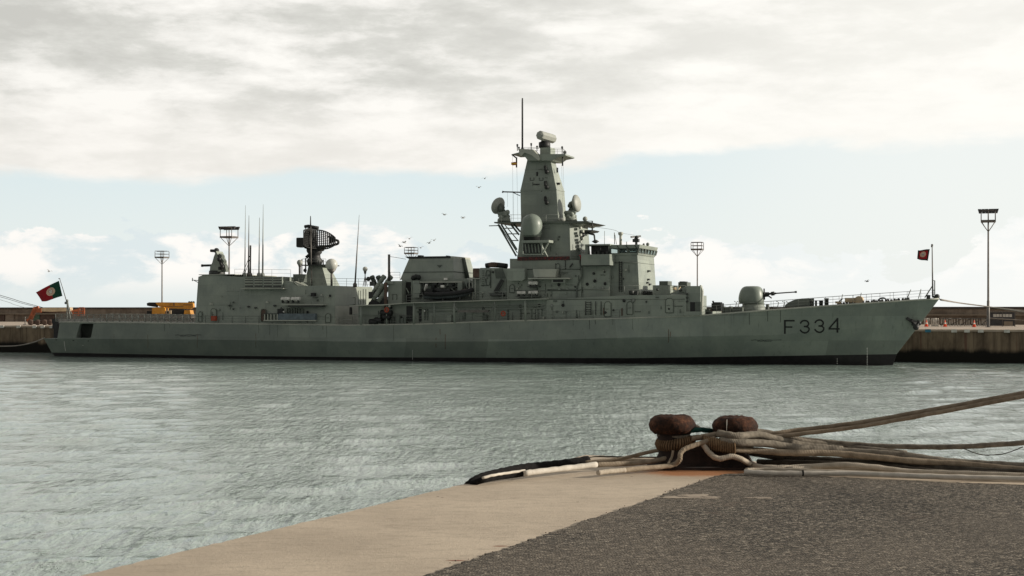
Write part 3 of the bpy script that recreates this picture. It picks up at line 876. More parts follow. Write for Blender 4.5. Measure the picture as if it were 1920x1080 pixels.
# small deck doors with rounded outlines
def door(x0, y0, x1, y1, t, m='paint', sub=None):
    mb = MB(); mbox(mb, x0, y0, x1, y1, t + .05, t - .1); o = mb.build('watertight_door', m, frig)
    mb = MB(); a = SP(x0 - .5, y1 + .3, t + .05); b = SP(x1 + .5, y0 - .3, t + .05); y = -t - .06; r_ = .22
    P_ = [(a.x, y, a.z), (b.x, y, a.z), (b.x, y, b.z - r_), (b.x - r_, y, b.z), (a.x + r_, y, b.z), (a.x, y, b.z - r_), (a.x, y, a.z)]
    mb.tube(P_, .045, 4); mb.tube([(a.x + .15, y - .05, (a.z + b.z) / 2), (a.x + .5, y - .05, (a.z + b.z) / 2)], .03, 4)
    mb.build('door_frame', 'paint_dark', o); return o
door(396, 579, 405, 600, 6.25); door(373, 584, 378, 603, 6.28); door(611, 588, 619, 604, 6.28)
door(490, 580, 498, 602, 6.3, 'brown')
mb = MB(); mbox(mb, 395.5, 592.5, 404, 601.5, 6.7, 6.3); mb.build('fire_locker', 'orange', frig)
mb = MB()
for x, y in ((431, 573), (466, 575), (515, 573), (479, 577)):
    q = SP(x, y, 6.2); mb.lathe(q, [(.05, -.12), (.22, -.05), (.22, .05), (.05, .1)], 8)
split_pieces(mb.build('wall_lamp', 'dark_metal', frig))
# panels, rungs and pipes on the sunlit forward corner
mb = MB()
for x0, x1, y0, y1 in ((636, 640, 544, 557), (648, 652.5, 544, 558), (672, 676, 545, 571), (637, 641, 560, 568), (650, 654, 559, 568), (660, 666, 558, 571)):
    mb.tube([corner_pt(x0, y1), corner_pt(x0, y0), corner_pt(x1, y0), corner_pt(x1, y1), corner_pt(x0, y1)], .04, 4)
for x in (657, 681, 686): mb.tube([corner_pt(x, 571), corner_pt(x, 542)], .05, 4)
split_pieces(mb.build('access_rungs', 'paint_dark', frig))
rail('roof_rail', [(440, 518.7), (545, 520)], 4.9, 1.0, 2.2, 2, r=.018)
rail('roof_rail', [(628, 537), (694, 538)], 2.4, 1.05, 1.6, 3)
rail('roof_rail', [(560, 536), (628, 537)], 5.4, 1.0, 1.6, 3, r=.018)
sbox('fire_valve', 436, 578, 438, 581, 6.3, 6.2, 'black')

# ---- close-in gun on the hangar roof
ciws = MB()
def turret_pts(): pass
mpoly(ciws, [(393, 509), (417, 509), (414, 494), (409, 479), (405, 471), (401, 481), (398, 492), (394, 500)], .9, -.8)
cg = ciws.build('close_in_gun', 'paint', frig)
mb = MB(); mpoly(mb, [(415, 509.3), (424, 510), (422, 498), (418, 494), (420, 489), (415, 484), (416, 479), (410, 475), (409, 480), (413, 495)], 1.25, .5); mb.build('radar_housing', 'paint_dark', cg)
mb = MB(); mb.tube([SP(409, 478, 1.2), SP(414, 492, 1.3), SP(417, 508, 1.4)], .12, 5); mb.ball(SP(411, 486, 1.3), .3, 8); mb.ball(SP(417, 500, 1.4), .28, 8); mbox(mb, 409, 500, 413, 506, 1.35, 1.0); mb.build('gun_gear', 'black', cg)
mb = MB(); mb.tube([SP(397, 497.5, .5), SP(379, 498, .5)], .16, 10); mb.tube([SP(380.5, 498, .5), SP(378, 498, .5)], .19, 10); mb.build('barrel', 'dark_metal', cg)
mb = MB(); mb.tube([SP(406, 470.5, 0), SP(395, 470, 0)], .2, 8); mb.ball(SP(406, 470, 0), .38, 10); mb.tube([SP(405, 473, 0), SP(411, 483, .6), SP(416, 500, 1.4)], .22, 6); mb.build('tracker', 'black', cg)
mb = MB(); q = SP(407, 512.5, 0); mb.lathe(q, [(1.15, -.35), (1.1, .35)], 18); mb.build('turret_ring', 'dark_metal', cg)
for i, (x, y) in enumerate(((359.5, 525), (368, 526))):
    if i: continue
mb = MB(); mb.tube([SP(372, 526, 5), SP(360, 525, 5)], .05, 5); mb.tube([SP(372, 530, 5), SP(364, 526, 5)], .05, 5); mb.tube([SP(361, 521, 5), SP(361, 527, 5)], .06, 5); mb.build('aft_lamp_bracket', 'rail', frig)

# ---- whip aerials on the hangar
def whip(xb, yb, xt, yt, t, r0=.11, r1=.03, m='rail', base=True):
    mb = MB(); a = SP(xb, yb, t); b = SP(xt, yt, t)
    if base: mb.lathe(a, [(.28, -.1), (.28, .3), (.14, .5)], 8)
    mb.tube([a, a.lerp(b, .35), b], [r0, r0 * .75, r1], 6)
    return mb.build('whip_aerial', m, frig)
whip(459, 518, 460.3, 385, 3.5, .10, .02); whip(465.8, 518, 466.8, 404, 3.0, .14, .03, 'galv'); whip(485.5, 518, 486.6, 408, 3.5, .12, .03); whip(492.5, 518, 493.5, 383, 3.0, .14, .02)
whip(469.3, 518, 469.6, 460, 2.2, .16, .14, 'galv'); whip(665.5, 537, 673.5, 403, 4.2, .13, .02, 'galv')
mb = MB(); mb.tube([SP(454, 516, 3), SP(468, 480, 3)], .04, 4); mb.tube([SP(458, 516, 3), SP(468.5, 486, 3)], .035, 4); split_pieces(mb.build('aerial_stay', 'dark_metal', frig))

# ---- aft radar tower
mb = MB()
a = [SP(570, 537, 1.9), SP(614, 537, 1.9)]; b = [SP(578.5, 497, 1.1), SP(603.5, 497, 1.1)]
mb.loft([[a[0], a[1], mir(a[1]), mir(a[0])], [b[0], b[1], mir(b[1]), mir(b[0])]]); tower = mb.build('radar_tower', 'paint', frig)
sbox('tower_platform', 566, 496, 611, 498, 2.0, -2.0, 'dark_metal', tower)
rail('tower_rail', [(567, 496), (611, 496)], 1.9, .75, 1.0, 2, parent=tower)
mb = MB(); c0 = SP(590, 490, 0)
mb.lathe(c0, [(.95, -.45), (1.1, .1), (.8, .5), (.75, .9), (1.0, 1.15), (.85, 1.6), (.5, 1.9)], 16)
mb.tube([SP(574, 483, .5), SP(584, 474, .3)], .22, 6); mb.tube([SP(580, 469, 0), SP(600, 469, 0)], .55, 8)
mb.lathe(SP(582, 469, .6), [(.45, -.3), (.45, .3)], 10, axis=(0, 1, 0))
rad = mb.build('search_radar', 'black', tower)
mb = MB()                                                  # open mesh reflector, ellipse seen obliquely
def ref(u, v):
    # u -1..1 along, v -1..1 up
    x = 569.5 + (u + 1) / 2 * 59; mid = 446 + (u + 1) * 3.2; hgt = 17.5 * (1 - max(0, u) ** 2.2 * .62) * (1 - max(0, -u - .75) * .8)
    t = 1.6 - 2.6 * (u + 1) / 2 + 1.1 * (u * u) + .35 * v * v
    return SP(x, mid - v * hgt, t)
for i in range(17):
    u = -1 + 2 * i / 16; mb.tube([ref(u, -1 + 2 * k / 8) for k in range(9)], .075, 4)
for k in range(11):
    v = -1 + 2 * k / 10; mb.tube([ref(-1 + 2 * i / 16, v) for i in range(17)], .04 if abs(v) < .99 else .09, 4)
mb.build('mesh_reflector', 'black', rad)
mb = MB()
mpoly(mb, [(570, 465), (569, 447), (572, 433), (577, 429), (585, 431), (588, 448), (586, 466), (577, 468)], .9, -.4)
mpoly(mb, [(617, 443), (622, 444), (633, 451), (617, 456)], -.6, -1.0)
mb.tube(smooth_path([SP(616, 443, -.8), SP(627, 449, -.9), SP(633.5, 451.5, -.9), SP(634, 456, -.9), SP(629, 458.5, -.8), SP(612, 462, -.4), SP(596, 466, .2)]), .17, 6)
for (x, y) in ((575, 438), (580, 445), (583, 460), (574, 458)): mb.ball(SP(x, y, 1.0), .35, 8)
mpoly(mb, [(586, 462), (606, 460), (600, 470), (588, 474)], .7, -.4)
mb.tube([SP(573, 428, .4), SP(570, 444, 1.0), SP(566, 452, 1.0)], .05, 4)
split_pieces(mb.build('reflector_frame', 'black', rad))
mb = MB(); mpoly(mb, [(555.5, 446.5), (557, 445.5), (569, 445.5), (569.3, 463), (557, 463.8), (555.4, 462)], 1.6, .4); mb.tube([SP(569, 455, 1), SP(576, 455, .6)], .25, 6); mb.build('feed_horn', 'black', rad)
mb = MB(); mb.tube([SP(571.5, 425, .1), SP(578, 424, .1), SP(597, 427.5, -.1)], .22, 8); mb.tube([SP(578, 427.5, .1), SP(595, 428.5, -.1)], .16, 8); mb.tube([SP(582.3, 430, 0), SP(582.3, 405, 0)], [.12, .06], 6); split_pieces(mb.build('identification_bar', 'black', rad))
mb = MB(); mb.tube([SP(584.5, 537, 2.05), SP(583, 470, 1.8), SP(582.5, 425, 1.6)], .08, 6); mb.build('tower_pole', 'galv', tower)
mb = MB()
for x in (573, 598, 606): mb.tube([SP(x, 497, 1.7), SP(x, 487, 1.7)], .09, 5)
mb.tube([SP(566, 534, 1.8), SP(566, 486, 1.8)], .07, 5); mb.tube([SP(573, 512, 1.9), SP(573, 484, 1.9)], .1, 5); mb.ball(SP(572, 507, 2), .25, 8)
split_pieces(mb.build('tower_fitting', 'dark_metal', tower))
def dome(name, x, y, rpx, ypole, t, m, par=None, tripod=False):
    mb = MB(); c = SP(x, y, t); r_ = rpx * PX * 1.08
    prof = [(max(.001, r_ * sin(pi * i / 12)), -r_ * cos(pi * i / 12)) for i in range(3, 13)]
    mb.lathe(c, [(r_ * .2, -r_ * 1.12)] + prof, 20); o = mb.build(name, m, par or frig)
    mb = MB(); b_ = SP(x, ypole, t)
    mb.tube([b_, c - Vector((0, 0, r_ * .9))], .16 if not tripod else .07, 6); mb.lathe(c - Vector((0, 0, r_ * 1.15)), [(.12, -.25), (r_ * .75, .32)], 12)
    if tripod:
        for dx, dt_ in ((-4, .5), (4, .5), (0, -.6)): mb.tube([SP(x + dx, ypole, t + dt_), SP(x, (y + ypole) / 2 - 4, t)], .045, 5)
    mb.build('dome_mount', 'galv', o); return o
dome('satellite_dome', 621.7, 496.5, 11.4, 536, 3.2, 'radome'); dome('satellite_dome', 562, 492.3, 5.4, 534, 2.6, 'sensor_dish')
dome('satellite_dome', 684.6, 504.5, 4.6, 537, 2.4, 'radome', tripod=True)
# ---- midships: deck ledge, casing walls, missile canisters, funnel
def spx(name, pts, tn, tf, m='paint', parent=None): return spoly(name, pts, tn, tf, m, parent)
spx('casing', [(672, 609), (1030, 601), (1030, 561), (672, 572)], 5.6, -5.6)
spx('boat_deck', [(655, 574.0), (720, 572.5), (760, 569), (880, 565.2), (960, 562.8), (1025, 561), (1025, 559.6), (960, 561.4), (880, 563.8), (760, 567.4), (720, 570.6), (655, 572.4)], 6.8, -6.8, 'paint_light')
for i, x in enumerate((677, 725, 776, 814, 852, 928, 985)):
    y0 = lerp_tab([(655, 573.5), (760, 568.5), (1025, 560.5)], x) + 1
    mb = MB(); mb.tube([SP(x, y0, 6.5), SP(x, lerp_tab(deck_y, x), 6.5)], .09 if i % 2 else .16, 6); mb.build('deck_pillar', 'paint', frig)
# doorways and machinery in the shaded side passage
for x0, y0, x1, y1 in ((762, 574, 774, 603), (785, 576, 790, 603), (655, 576, 658, 590)):
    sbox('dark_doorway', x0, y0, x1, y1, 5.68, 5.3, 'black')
mb = MB()
for i in range(16):
    x = random.uniform(690, 757); w = random.uniform(2, 7); h = random.uniform(4, 18); y1 = lerp_tab(deck_y, x) - 1; t = random.uniform(5.8, 6.4)
    mbox(mb, x, y1 - h, x + w, y1, t, 5.6)
for x in (795, 800, 812, 870, 905, 951, 975, 1003): mbox(mb, x, 580, x + 2.2, 600, 5.75, 5.6)
split_pieces(mb.build('deck_machinery', 'paint_dark', frig))
mb = MB()
for x0, x1, y in ((703, 716, 600), (693, 708, 603), (714, 735, 586), (718, 732, 594)): mb.tube([SP(x0, y, 6.3), SP(x1, y + 1, 6.3)], .35, 8)
split_pieces(mb.build('hose_reel', 'black', frig))
mb = MB(); mb.tube([SP(663, 590, 5.9), SP(757, 591, 5.9)], .06, 5); mb.tube([SP(780, 578, 5.8), SP(1020, 573, 5.8)], .07, 5); mb.tube([SP(800, 584, 5.8), SP(1020, 578, 5.8)], .05, 5); split_pieces(mb.build('passage_pipe', 'paint', frig))
mb = MB(); q = SP(796, 583, 5.8); mb.ball(q, .13, 8); q = SP(730, 574, 6.4); mb.ball(q, .15, 8); split_pieces(mb.build('passage_lamp', 'white', frig))
# folded gangway
gw = MB(); a = SP(860, 587, 6.9); b = SP(917, 584, 6.9)
gw.box(a.x, b.x, -7.2, -6.75, b.z - .12, b.z + .16); g_ = gw.build('folded_gangway', 'galv', frig)
mb = MB(); 
for x in (862, 917): mb.tube([SP(x, 586, 7), SP(x - (10 if x < 900 else -10), 574, 6.7), SP(x - (10 if x < 900 else -10), 566, 6.7)], .055, 5)
for i in range(19): 
    q = a.lerp(b, i / 18); mb.tube([(q.x, -7.21, b.z + .16), (q.x, -7.21, b.z + .42)], .02, 4)
mb.build('gangway_davit', 'rail', g_)
sbox('passage_locker', 834, 590, 846, 603, 6.1, 5.6, 'paint'); sbox('passage_locker', 905, 590, 913, 601, 6.0, 5.6, 'paint_dark')
door(1053 - 55, 577, 1008, 598, 5.65)
# missile canisters, crossed pairs
def canister(x0, y0, x1, y1, t0, t1, r_=.30, m='blue_grey'):
    mb = MB(); a = SP(x0, y0, t0); b = SP(x1, y1, t1); d_ = (b - a).normalized()
    L_ = (b - a).length
    mb.lathe(a, [(.02, 0), (r_ * .9, .02), (r_ * .9, L_ * .2), (r_ * 1.12, L_ * .2), (r_ * 1.12, L_ * .24), (r_, L_ * .24), (r_, L_ * .72), (r_ * 1.12, L_ * .72), (r_ * 1.12, L_ * .76), (r_, L_ * .76), (r_, L_ - .32), (r_ * 1.18, L_ - .3), (r_ * 1.18, L_), (r_ * .8, L_ + .12), (.02, L_ + .14)], 14, axis=d_)
    return mb.build('missile_canister', m, frig)
for args in ((699.5, 549, 720.5, 518, 4.6, 3.9), (708, 556, 733, 518.5, 4.6, 3.8), (700, 562, 718, 534, 5.2, 4.6), (709, 566, 727, 540, 5.2, 4.6)): canister(*args, m='paint')
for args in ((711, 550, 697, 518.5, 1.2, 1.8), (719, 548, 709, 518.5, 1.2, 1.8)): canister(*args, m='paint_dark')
mb = MB(); mpoly(mb, [(690, 572), (724, 571), (722, 562), (716, 556), (692, 566)], 5.1, 1.0); mpoly(mb, [(697, 566), (701, 545), (705, 545), (703, 566)], 5.0, 4.7)
for a_, b_ in (((692, 570), (712, 540)), ((700, 571), (722, 545)), ((716, 571), (702, 540))): mb.bar(SP(*a_, 5.0), SP(*b_, 4.3), .12)
split_pieces(mb.build('launcher_frame', 'black', frig))
mb = MB(); mbox(mb, 691, 547, 697, 560, 4.6, 3.8); mbox(mb, 693, 528, 699, 536, 4.0, 3.4); mb.ball(SP(690.5, 523, 3.2), .3, 8); split_pieces(mb.build('launcher_box', 'dark_metal', frig))
# deckhouse, pole
sbox('boat_deck_house', 727.6, 526.8, 753.4, 570, 5.6, -5.6)
sbox('house_platform', 722, 527, 737, 532.5, 5.9, 5.0)
mb = MB(); mb.tube([SP(729.5, 527, 4.5), SP(729.5, 477, 4.5)], .17, 8); mb.tube([SP(727.6, 509, 4.5), SP(729, 509, 4.5)], .12, 6); mb.build('aerial_post', 'galv', frig)
mb = MB(); mb.tube([SP(723, 530, 6), SP(723, 592, 6.2)], .22, 6); mb.build('drain_pipe', 'brown', frig)
mb = MB(); mb.tube(smooth_path([SP(731, 481, 4.5), SP(747, 483.5, 4), SP(761, 486, 3.2)]), .025, 4); split_pieces(mb.build('aerial_wire', 'black', frig))
rail('house_rail', [(732, 526), (750, 526)], 5.4, 1.05, 1.3, 3)
mb = MB(); x = 736; mb.tube([SP(736, 562, 5.66), SP(736, 552, 5.66), SP(744, 552, 5.66), SP(744, 562, 5.66)], .04, 4); mb.build('hatch_outline', 'paint_dark', frig)
# low casing forward of it, black slab puts the recess's shade into colour
spx('funnel_base', [(753.6, 570), (886, 564), (886, 527), (874, 522), (753.6, 524.7)], 4.2, -4.2)
sbox('recess_shade', 754, 529, 770, 568, 4.27, 3.9, 'dull_black')
sbox('boat_bay_wall', 774, 526, 786, 558, 5.0, 4.2); sbox('boat_bay_roof', 786, 527.5, 866, 530, 4.9, 4.15, 'paint_light')
mb = MB()
for i in range(46):
    x = random.uniform(775, 884); y = random.uniform(526, 552); w = random.uniform(2, 7); h = random.uniform(2, 7); t = random.uniform(4.3, 5.0)
    mbox(mb, x, y, x + w, y + h, t, 4.2)
split_pieces(mb.build('bay_equipment', 'dark_metal', frig))
mb = MB()
for i in range(18):
    x = random.uniform(755, 884); y = random.uniform(527, 550); mb.tube([SP(x, y, 4.6), SP(x + random.uniform(-4, 8), y + random.uniform(6, 16), 4.9)], .07, 5)
split_pieces(mb.build('bay_bracing', 'paint', frig))
sbox('bay_locker', 775, 533, 788, 550, 5.15, 4.6); sbox('bay_locker', 858, 530, 866, 545, 5.1, 4.5)
sbox('vent_box', 832, 521, 838, 525, 4.5, 4.0, 'white')
for i, (x, y) in enumerate(((775, 521), (780, 519), (785, 520))):
    mb = MB(); mb.ball(SP(x, y, 4.4), .33, 8); mb.tube([SP(x, y + 5, 4.4), SP(x, y, 4.4)], .1, 5); mb.build('signal_lamp', 'black', frig)
# funnel: long raked casing, black top, sunlit forward end
mb = MB()
lowp = [SP(750, 524.5, 3.9), SP(851.5, 524.5, 3.9)]; fr = SP(874, 524.5, -1.2)
hw0, hw1 = 3.9, 3.1
base_z = lowp[0].z
bx0, bx1 = lowp[0].x, lowp[1].x
t0_ = SP(767, 485, hw1); t1_ = SP(849, 485, hw1)
def fring(x0, x1, hw, z): return [(x0, -hw, z), (x1, -hw, z), (x1, hw * .15, z), (x1, hw, z), (x0, hw, z)]
mb.loft([fring(bx0, bx1, hw0, base_z), fring(t0_.x, t1_.x, hw1, t0_.z)])
fun = mb.build('funnel', 'paint', frig)
mb = MB(); ov = SP(759.5, 481, hw1)
zt = SP(800, 480.7, hw1).z
mb.loft([fring(t0_.x - .1, t1_.x - .3, hw1 + .06, t0_.z + .004), fring(ov.x, t1_.x - .3, hw1 + .10, zt)]); mb.build('funnel_top', 'black', fun)
mb = MB(); mb.loft([fring(t1_.x - .296, t1_.x, hw1, t0_.z + .006), fring(t1_.x - .296, t1_.x, hw1, zt - .02)]); mb.build('funnel_screen', 'paint_light', fun)  # pale strip paints in the light on the funnel's forward end
mb = MB(); y_ = SP(800, 510, 3.7).z; k = (y_ - base_z) / (t0_.z - base_z); hwm = hw0 + (hw1 - hw0) * k
xa = bx0 + (t0_.x - bx0) * k; xb_ = bx1 + (t1_.x - bx1) * k
mb.tube([(xa, -hwm - .02, y_), (xb_ + .03, -hwm - .02, y_), (xb_ + .03, hwm, y_)], .05, 4); mb.tube([(bx1 + .2, .4, base_z), (t1_.x + .02, .4, zt - .2)], .3, 6); mb.build('funnel_seam', 'paint_dark', fun)
mb = MB(); q = SP(823, 499, 3.5); mpoly(mb, [(819, 497), (828, 497), (824, 502)], 3.50, 3.2); mb.build('funnel_badge', 'paint_dark', fun)
mb = MB(); mbox(mb, 783, 478.5, 789, 481, 2, 1); mbox(mb, 836, 479, 838, 481, 2, 1); split_pieces(mb.build('funnel_fitting', 'black', fun))

# ---- boxy house abaft the mast, with dark roll on top
spx('engine_room_house', [(898.6, 563), (950, 562), (950, 504), (939, 502), (901, 502.3), (898.6, 504)], 4.9, -4.9)
sbox('house_aft_box', 886.5, 505, 899, 563, 4.5, -4.0, 'paint'); sbox('round_locker', 887, 503, 898.4, 520, 4.9, 4.1, 'brown')
sbox('platform_step', 878, 521.5, 900, 523, 5.2, 4.2, 'paint_light')
mb = MB(); mb.tube([SP(886, 528, 5), SP(886, 562, 5)], .08, 5); mb.tube([SP(891, 524, 5.2), SP(891, 562, 5.2)], .07, 5); mb.tube([SP(880, 523, 5.2), SP(880, 556, 5.2)], .07, 5); split_pieces(mb.build('platform_strut', 'paint_light', frig))
mb = MB(); mb.tube([SP(911, 498.3, 4.2), SP(921, 496.6, 4.2), SP(935, 497, 4.2), SP(951, 499, 4.2)], .32, 8); mb.build('rolled_cover', 'black', frig)
mb = MB(); mb.lathe(SP(925, 495.5, 4.4), [(.25, -.35), (.62, -.3), (.62, .15), (.3, .25)], 10); mb.build('valve_cover', 'brown', frig)
mb = MB()
oval = [(915 + 4.5 * cos(a) , 521 + (14 * sin(a) if abs(sin(a)) < .6 else math.copysign(10.5 + 3.5 * abs(sin(a)), sin(a)))) for a in [2 * pi * k / 20 for k in range(21)]]
mb.tube([SP(x, y, 4.97) for x, y in oval], .05, 4)
mb.tube([SP(920, 505, 4.97), SP(920, 540, 4.97)], .05, 4); mb.tube([SP(902, 535, 4.97), SP(914, 535, 4.97)], .05, 4)
for k in range(8): mb.tube([SP(904, 508 + k * 4, 4.97), SP(908, 508 + k * 4, 4.97)], .03, 4)
split_pieces(mb.build('wall_rungs', 'paint_dark', frig))
mb = MB(); mpoly(mb, [(927, 505), (942, 503), (948, 522), (930, 522)], 4.97, 4.8); mb.build('slanted_dark_panel', 'paint_dark', frig)  # dark slanted slab on the house side
st = MB(); st.bar(SP(927, 548, 5.3), SP(941, 524, 5.3), .12, .3); st.bar(SP(929.5, 549, 5.3), SP(943.5, 525, 5.3), .12, .3); mbox(st, 918, 550, 944, 555, 5.6, 4.9)
for k in range(8): st.bar(SP(927 + k * 1.8, 547 - k * 3, 5.3), SP(930 + k * 1.8, 547.5 - k * 3, 5.3), .06)
st.build('ladder', 'dark_metal', frig)
rail('boat_deck_rail', [(762, 569), (793, 567.5)], 6.7, 1.05, 1.5, 3)
rail('boat_deck_rail', [(888, 564.3), (1024, 560.5)], 6.7, 1.05, 1.8, 3, r=.025)

# ---- bridge superstructure
spx('mast_base_house', [(950.5, 563), (1089.5, 560), (1089.5, 487.5), (970, 487.5), (970, 485), (956, 485), (956, 503), (950.5, 503)], 5.3, -5.3)
spx('bridge_house', [(1089.6, 562), (1143, 560), (1143, 478), (1089.6, 487)], 5.0, -5.0)
spx('lower_bridge_house', [(1024.6, 602), (1316, 590.5), (1316, 584), (1286.5, 584), (1286.5, 552.7), (1180, 553.6), (1024.6, 561)], 5.9, -5.9)
sp2 = spx('lookout_sponson', [(950, 523), (952.5, 526.3), (979, 526.3), (983.5, 523), (983.5, 503.5), (950, 503)], 6.4, 5.2)
spx('bright_sponson', [(1001.5, 520), (1041, 520), (1043.7, 504.5), (999, 504.5)], 6.5, 5.2, 'paint_light')  # paler paint stands in for the light on this sponson
sbox('sponson_ledge', 989.6, 521, 1066.6, 523, 6.7, 5.2, 'paint_light'); sbox('ledge_box', 1034, 523, 1059, 530.5, 6.3, 5.2); sbox('ledge_box_opening', 1037, 524.3, 1056, 529, 6.32, 6.2, 'black')
# forward part under the bridge: narrow tower with flat sunlit front
mb = MB()
a, b = SP(1143.2, 555, 4.3), SP(1199, 555, 4.3); c_, d__ = SP(1143.2, 477, 4.15), SP(1195, 477, 4.15)
mb.loft([[a, b, mir(b), mir(a)], [c_, Vector((d__.x, d__.y, c_.z)), Vector((d__.x, -d__.y, c_.z)), mir(c_)]]); bt_ = mb.build('bridge_tower', 'paint', frig)
zb0, zb1 = SP(1170, 478, 4.3).z, SP(1170, 459, 4.3).z; xA, xB = SP(1142, 470, 4.3).x, d__.x
mb = MB()
def bring(e, z): return [(xA, -4.2 - e, z), (xB + e, -4.2 - e, z), (xB + e, 4.2 + e, z), (xA, 4.2 + e, z)]
zs = SP(1170, 474.3, 4.3).z; zr = SP(1170, 465.6, 4.3).z
mb.loft([bring(.10, zb0), bring(.18, zs)]); wh = mb.build('wheelhouse', 'paint', frig)
mb = MB(); mb.loft([bring(.32, zr), bring(.42, zb1)]); mb.build('wheelhouse_roof', 'paint', wh)
mb = MB()
def post(x, y):
    ex = .18 / 4.2; mb.bar((x, y, zs), (x + (.14 if x > xB - .5 else 0), y * 1.03, zr), .24)
xs_side = [xA + .15, xA + (xB - xA) * .36, xA + (xB - xA) * .68, xB + .12]
for y in (-4.32, 4.32):
    for x in xs_side: post(x, y)
for k in range(1, 6): post(xB + .12, -4.32 + 8.64 * k / 6)
split_pieces(mb.build('window_post', 'paint_dark', wh), .01)
for y in (-4.32, 4.32):
    for x0, x1 in zip(xs_side, xs_side[1:]):
        g = MB(); g.box(x0 + .13, x1 - .13, y - .02, y + .02, zs, zr); g.build('bridge_window', 'glass', wh)
for k in range(6):
    y0 = -4.32 + 8.64 * k / 6; g = MB(); g.box(xB + .18, xB + .22, y0 + .13, y0 + 1.31, zs, zr); g.build('bridge_window', 'glass', wh)
mb = MB()
for x in xs_side[:3]:
    mb.bar((x + .9, -4.62, zr + .35), (x + 1.3, -4.66, zr - .15), .06)
split_pieces(mb.build('wiper', 'black', wh))
mb = MB(); mb.box(xA + .5, xB - .6, -2.2, 2.2, zb0 + .1, zs + .25); mb.box(xA + .2, xA + .6, -1.2, 1.2, zs, zr); split_pieces(mb.build('bridge_console', 'black', wh))
# bridge wing, covered aft part
sbox('bridge_wing', 1089.5, 476.8, 1143, 497.2, 6.6, 4.3, 'paint'); sbox('bridge_wing', 1089.5, 476.8, 1143, 497.2, -4.3, -6.6, 'paint')
sbox('wing_roof', 1096.7, 457.7, 1143.5, 460.3, 5.2, -5.2, 'paint')
sbox('wing_shade', 1109, 460.5, 1142.6, 480, 4.5, 4.2, 'black'); mb = MB(); mbox(mb, 1097, 460.4, 1103, 477, 4.9, 4.4); mb.build('wing_post', 'paint', frig)  # black sheet stands for the shade inside the open wing
mb = MB()
for x in (1104, 1109, 1126, 1141): mb.tube([SP(x, 476, 5.1), SP(x, 460, 5.1)], .05, 5)
for x, y in ((1113, 472), (1120, 470), (1128, 473), (1136, 471)): mbox(mb, x, y, x + 4, 477, 5.0, 4.6)
split_pieces(mb.build('wing_instrument', 'dark_metal', frig))
sbox('wing_bracket', 1092, 497.4, 1140, 498.6, 6.3, 5.0, 'dark_metal')
# seams, pipes, portholes, doors
mb = MB()
for x0, x1, y, t in ((1143.5, 1196, 492.6, 4.32), (1026, 1142, 543, 5.32), (1026, 1284, 561, 5.93), (965, 1088, 545, 5.35), (970, 1088, 505, 5.35)):
    q0, q1 = SP(x0, y, t), SP(x1, y, t); mb.tube([q0, q1], .04, 4)
q0 = SP(1197, 492.6, 4.2); mb.tube([(q0.x - .1, -4.25, q0.z), (q0.x - .1, 4.25, q0.z)], .05, 4)
split_pieces(mb.build('plate_seam', 'paint_dark', frig))
mb = MB(); mb.tube(smooth_path([SP(1086, 480, 5.4), SP(1090, 510, 5.4), SP(1090, 520, 5.45), SP(1083, 535, 5.4), SP(1081, 555, 5.5), SP(1081.5, 596, 6.0)]), .1, 6); mb.build('cable_run', 'paint_dark', frig)
mb = MB()
for x, y, t in ((975.5, 574, 5.7), (1011, 573, 5.7), (1055.5, 572.5, 6.0), (1101, 532.8, 5.05), (1134.5, 532, 5.05), (1048, 534, 5.4), (1170, 564, 5.95)):
    mb.lathe(SP(x, y, t), [(.02, -.04), (.19, -.04), (.19, .04), (.02, .04)], 12, axis=(0, 1, 0))
split_pieces(mb.build('porthole', 'black', frig))
door(1134, 566, 1145, 593, 5.95); door(1176, 566, 1186, 589, 5.95); door(956, 534, 964, 548, 5.35); door(1248.5, 560, 1262, 586, 5.95); door(1043, 494, 1049, 511, 5.35)
mb = MB()
for x in (1098, 1108, 1117, 1127): mb.tube([SP(x, 591, 6.05), SP(x, 565, 6.05)], .05, 4)
for k in range(6): mb.tube([SP(1098, 567 + 4.4 * k, 6.05), SP(1108, 567 + 4.4 * k, 6.05)], .035, 4)
mb.tube([SP(1161, 547, 4.45), SP(1161, 490, 4.4)], .06, 4); mb.tube([SP(1166, 547, 4.45), SP(1166, 490, 4.4)], .06, 4)
for k in range(13): mb.tube([SP(1161, 492 + 4.2 * k, 4.45), SP(1166, 492 + 4.2 * k, 4.45)], .03, 4)
mb.tube([SP(1042, 494, 5.36), SP(1042, 510, 5.4)], .05, 4); mb.tube([SP(1060, 488, 5.4), SP(1060, 505, 5.4)], .05, 4); mb.tube([SP(1068, 502, 5.5), SP(1074, 494, 5.5)], .09, 5)
split_pieces(mb.build('ladder_rungs', 'dark_metal', frig))
rail('side_rail', [(1028, 544), (1088, 543)], 5.42, .01, 20, 1)
rail('bridge_deck_rail', [(1142, 552), (1200, 551)], 5.6, 1.0, 1.4, 2); rail('bridge_deck_rail', [(1052, 517), (1090, 517)], 6.0, 1.0, 1.2, 2)
rail('forward_rail', [(1224, 551), (1285, 551.5)], 5.6, 1.0, 1.4, 2, r=.018)
mb = MB(); mbox(mb, 1180, 546, 1195, 553, 5.2, 4.4); mbox(mb, 1205, 548, 1222, 552.4, 2, -2); mb.lathe(SP(1184, 548, 5.3), [(.3, -.2), (.35, .2)], 8); split_pieces(mb.build('deck_locker', 'dark_metal', frig))
mb = MB()
q0 = SP(1212, 512, 0); xf_ = b.x
for z_, y_ in ((SP(1212, 508, 0).z, .6), (SP(1212, 524, 0).z, .3), (SP(1212, 530, 0).z, -.2), (SP(1212, 533, 0).z, .9)):
    mb.box(xf_ - .6, xf_ + .12, y_ - .3, y_ + .3, z_ - .1, z_ + .1)
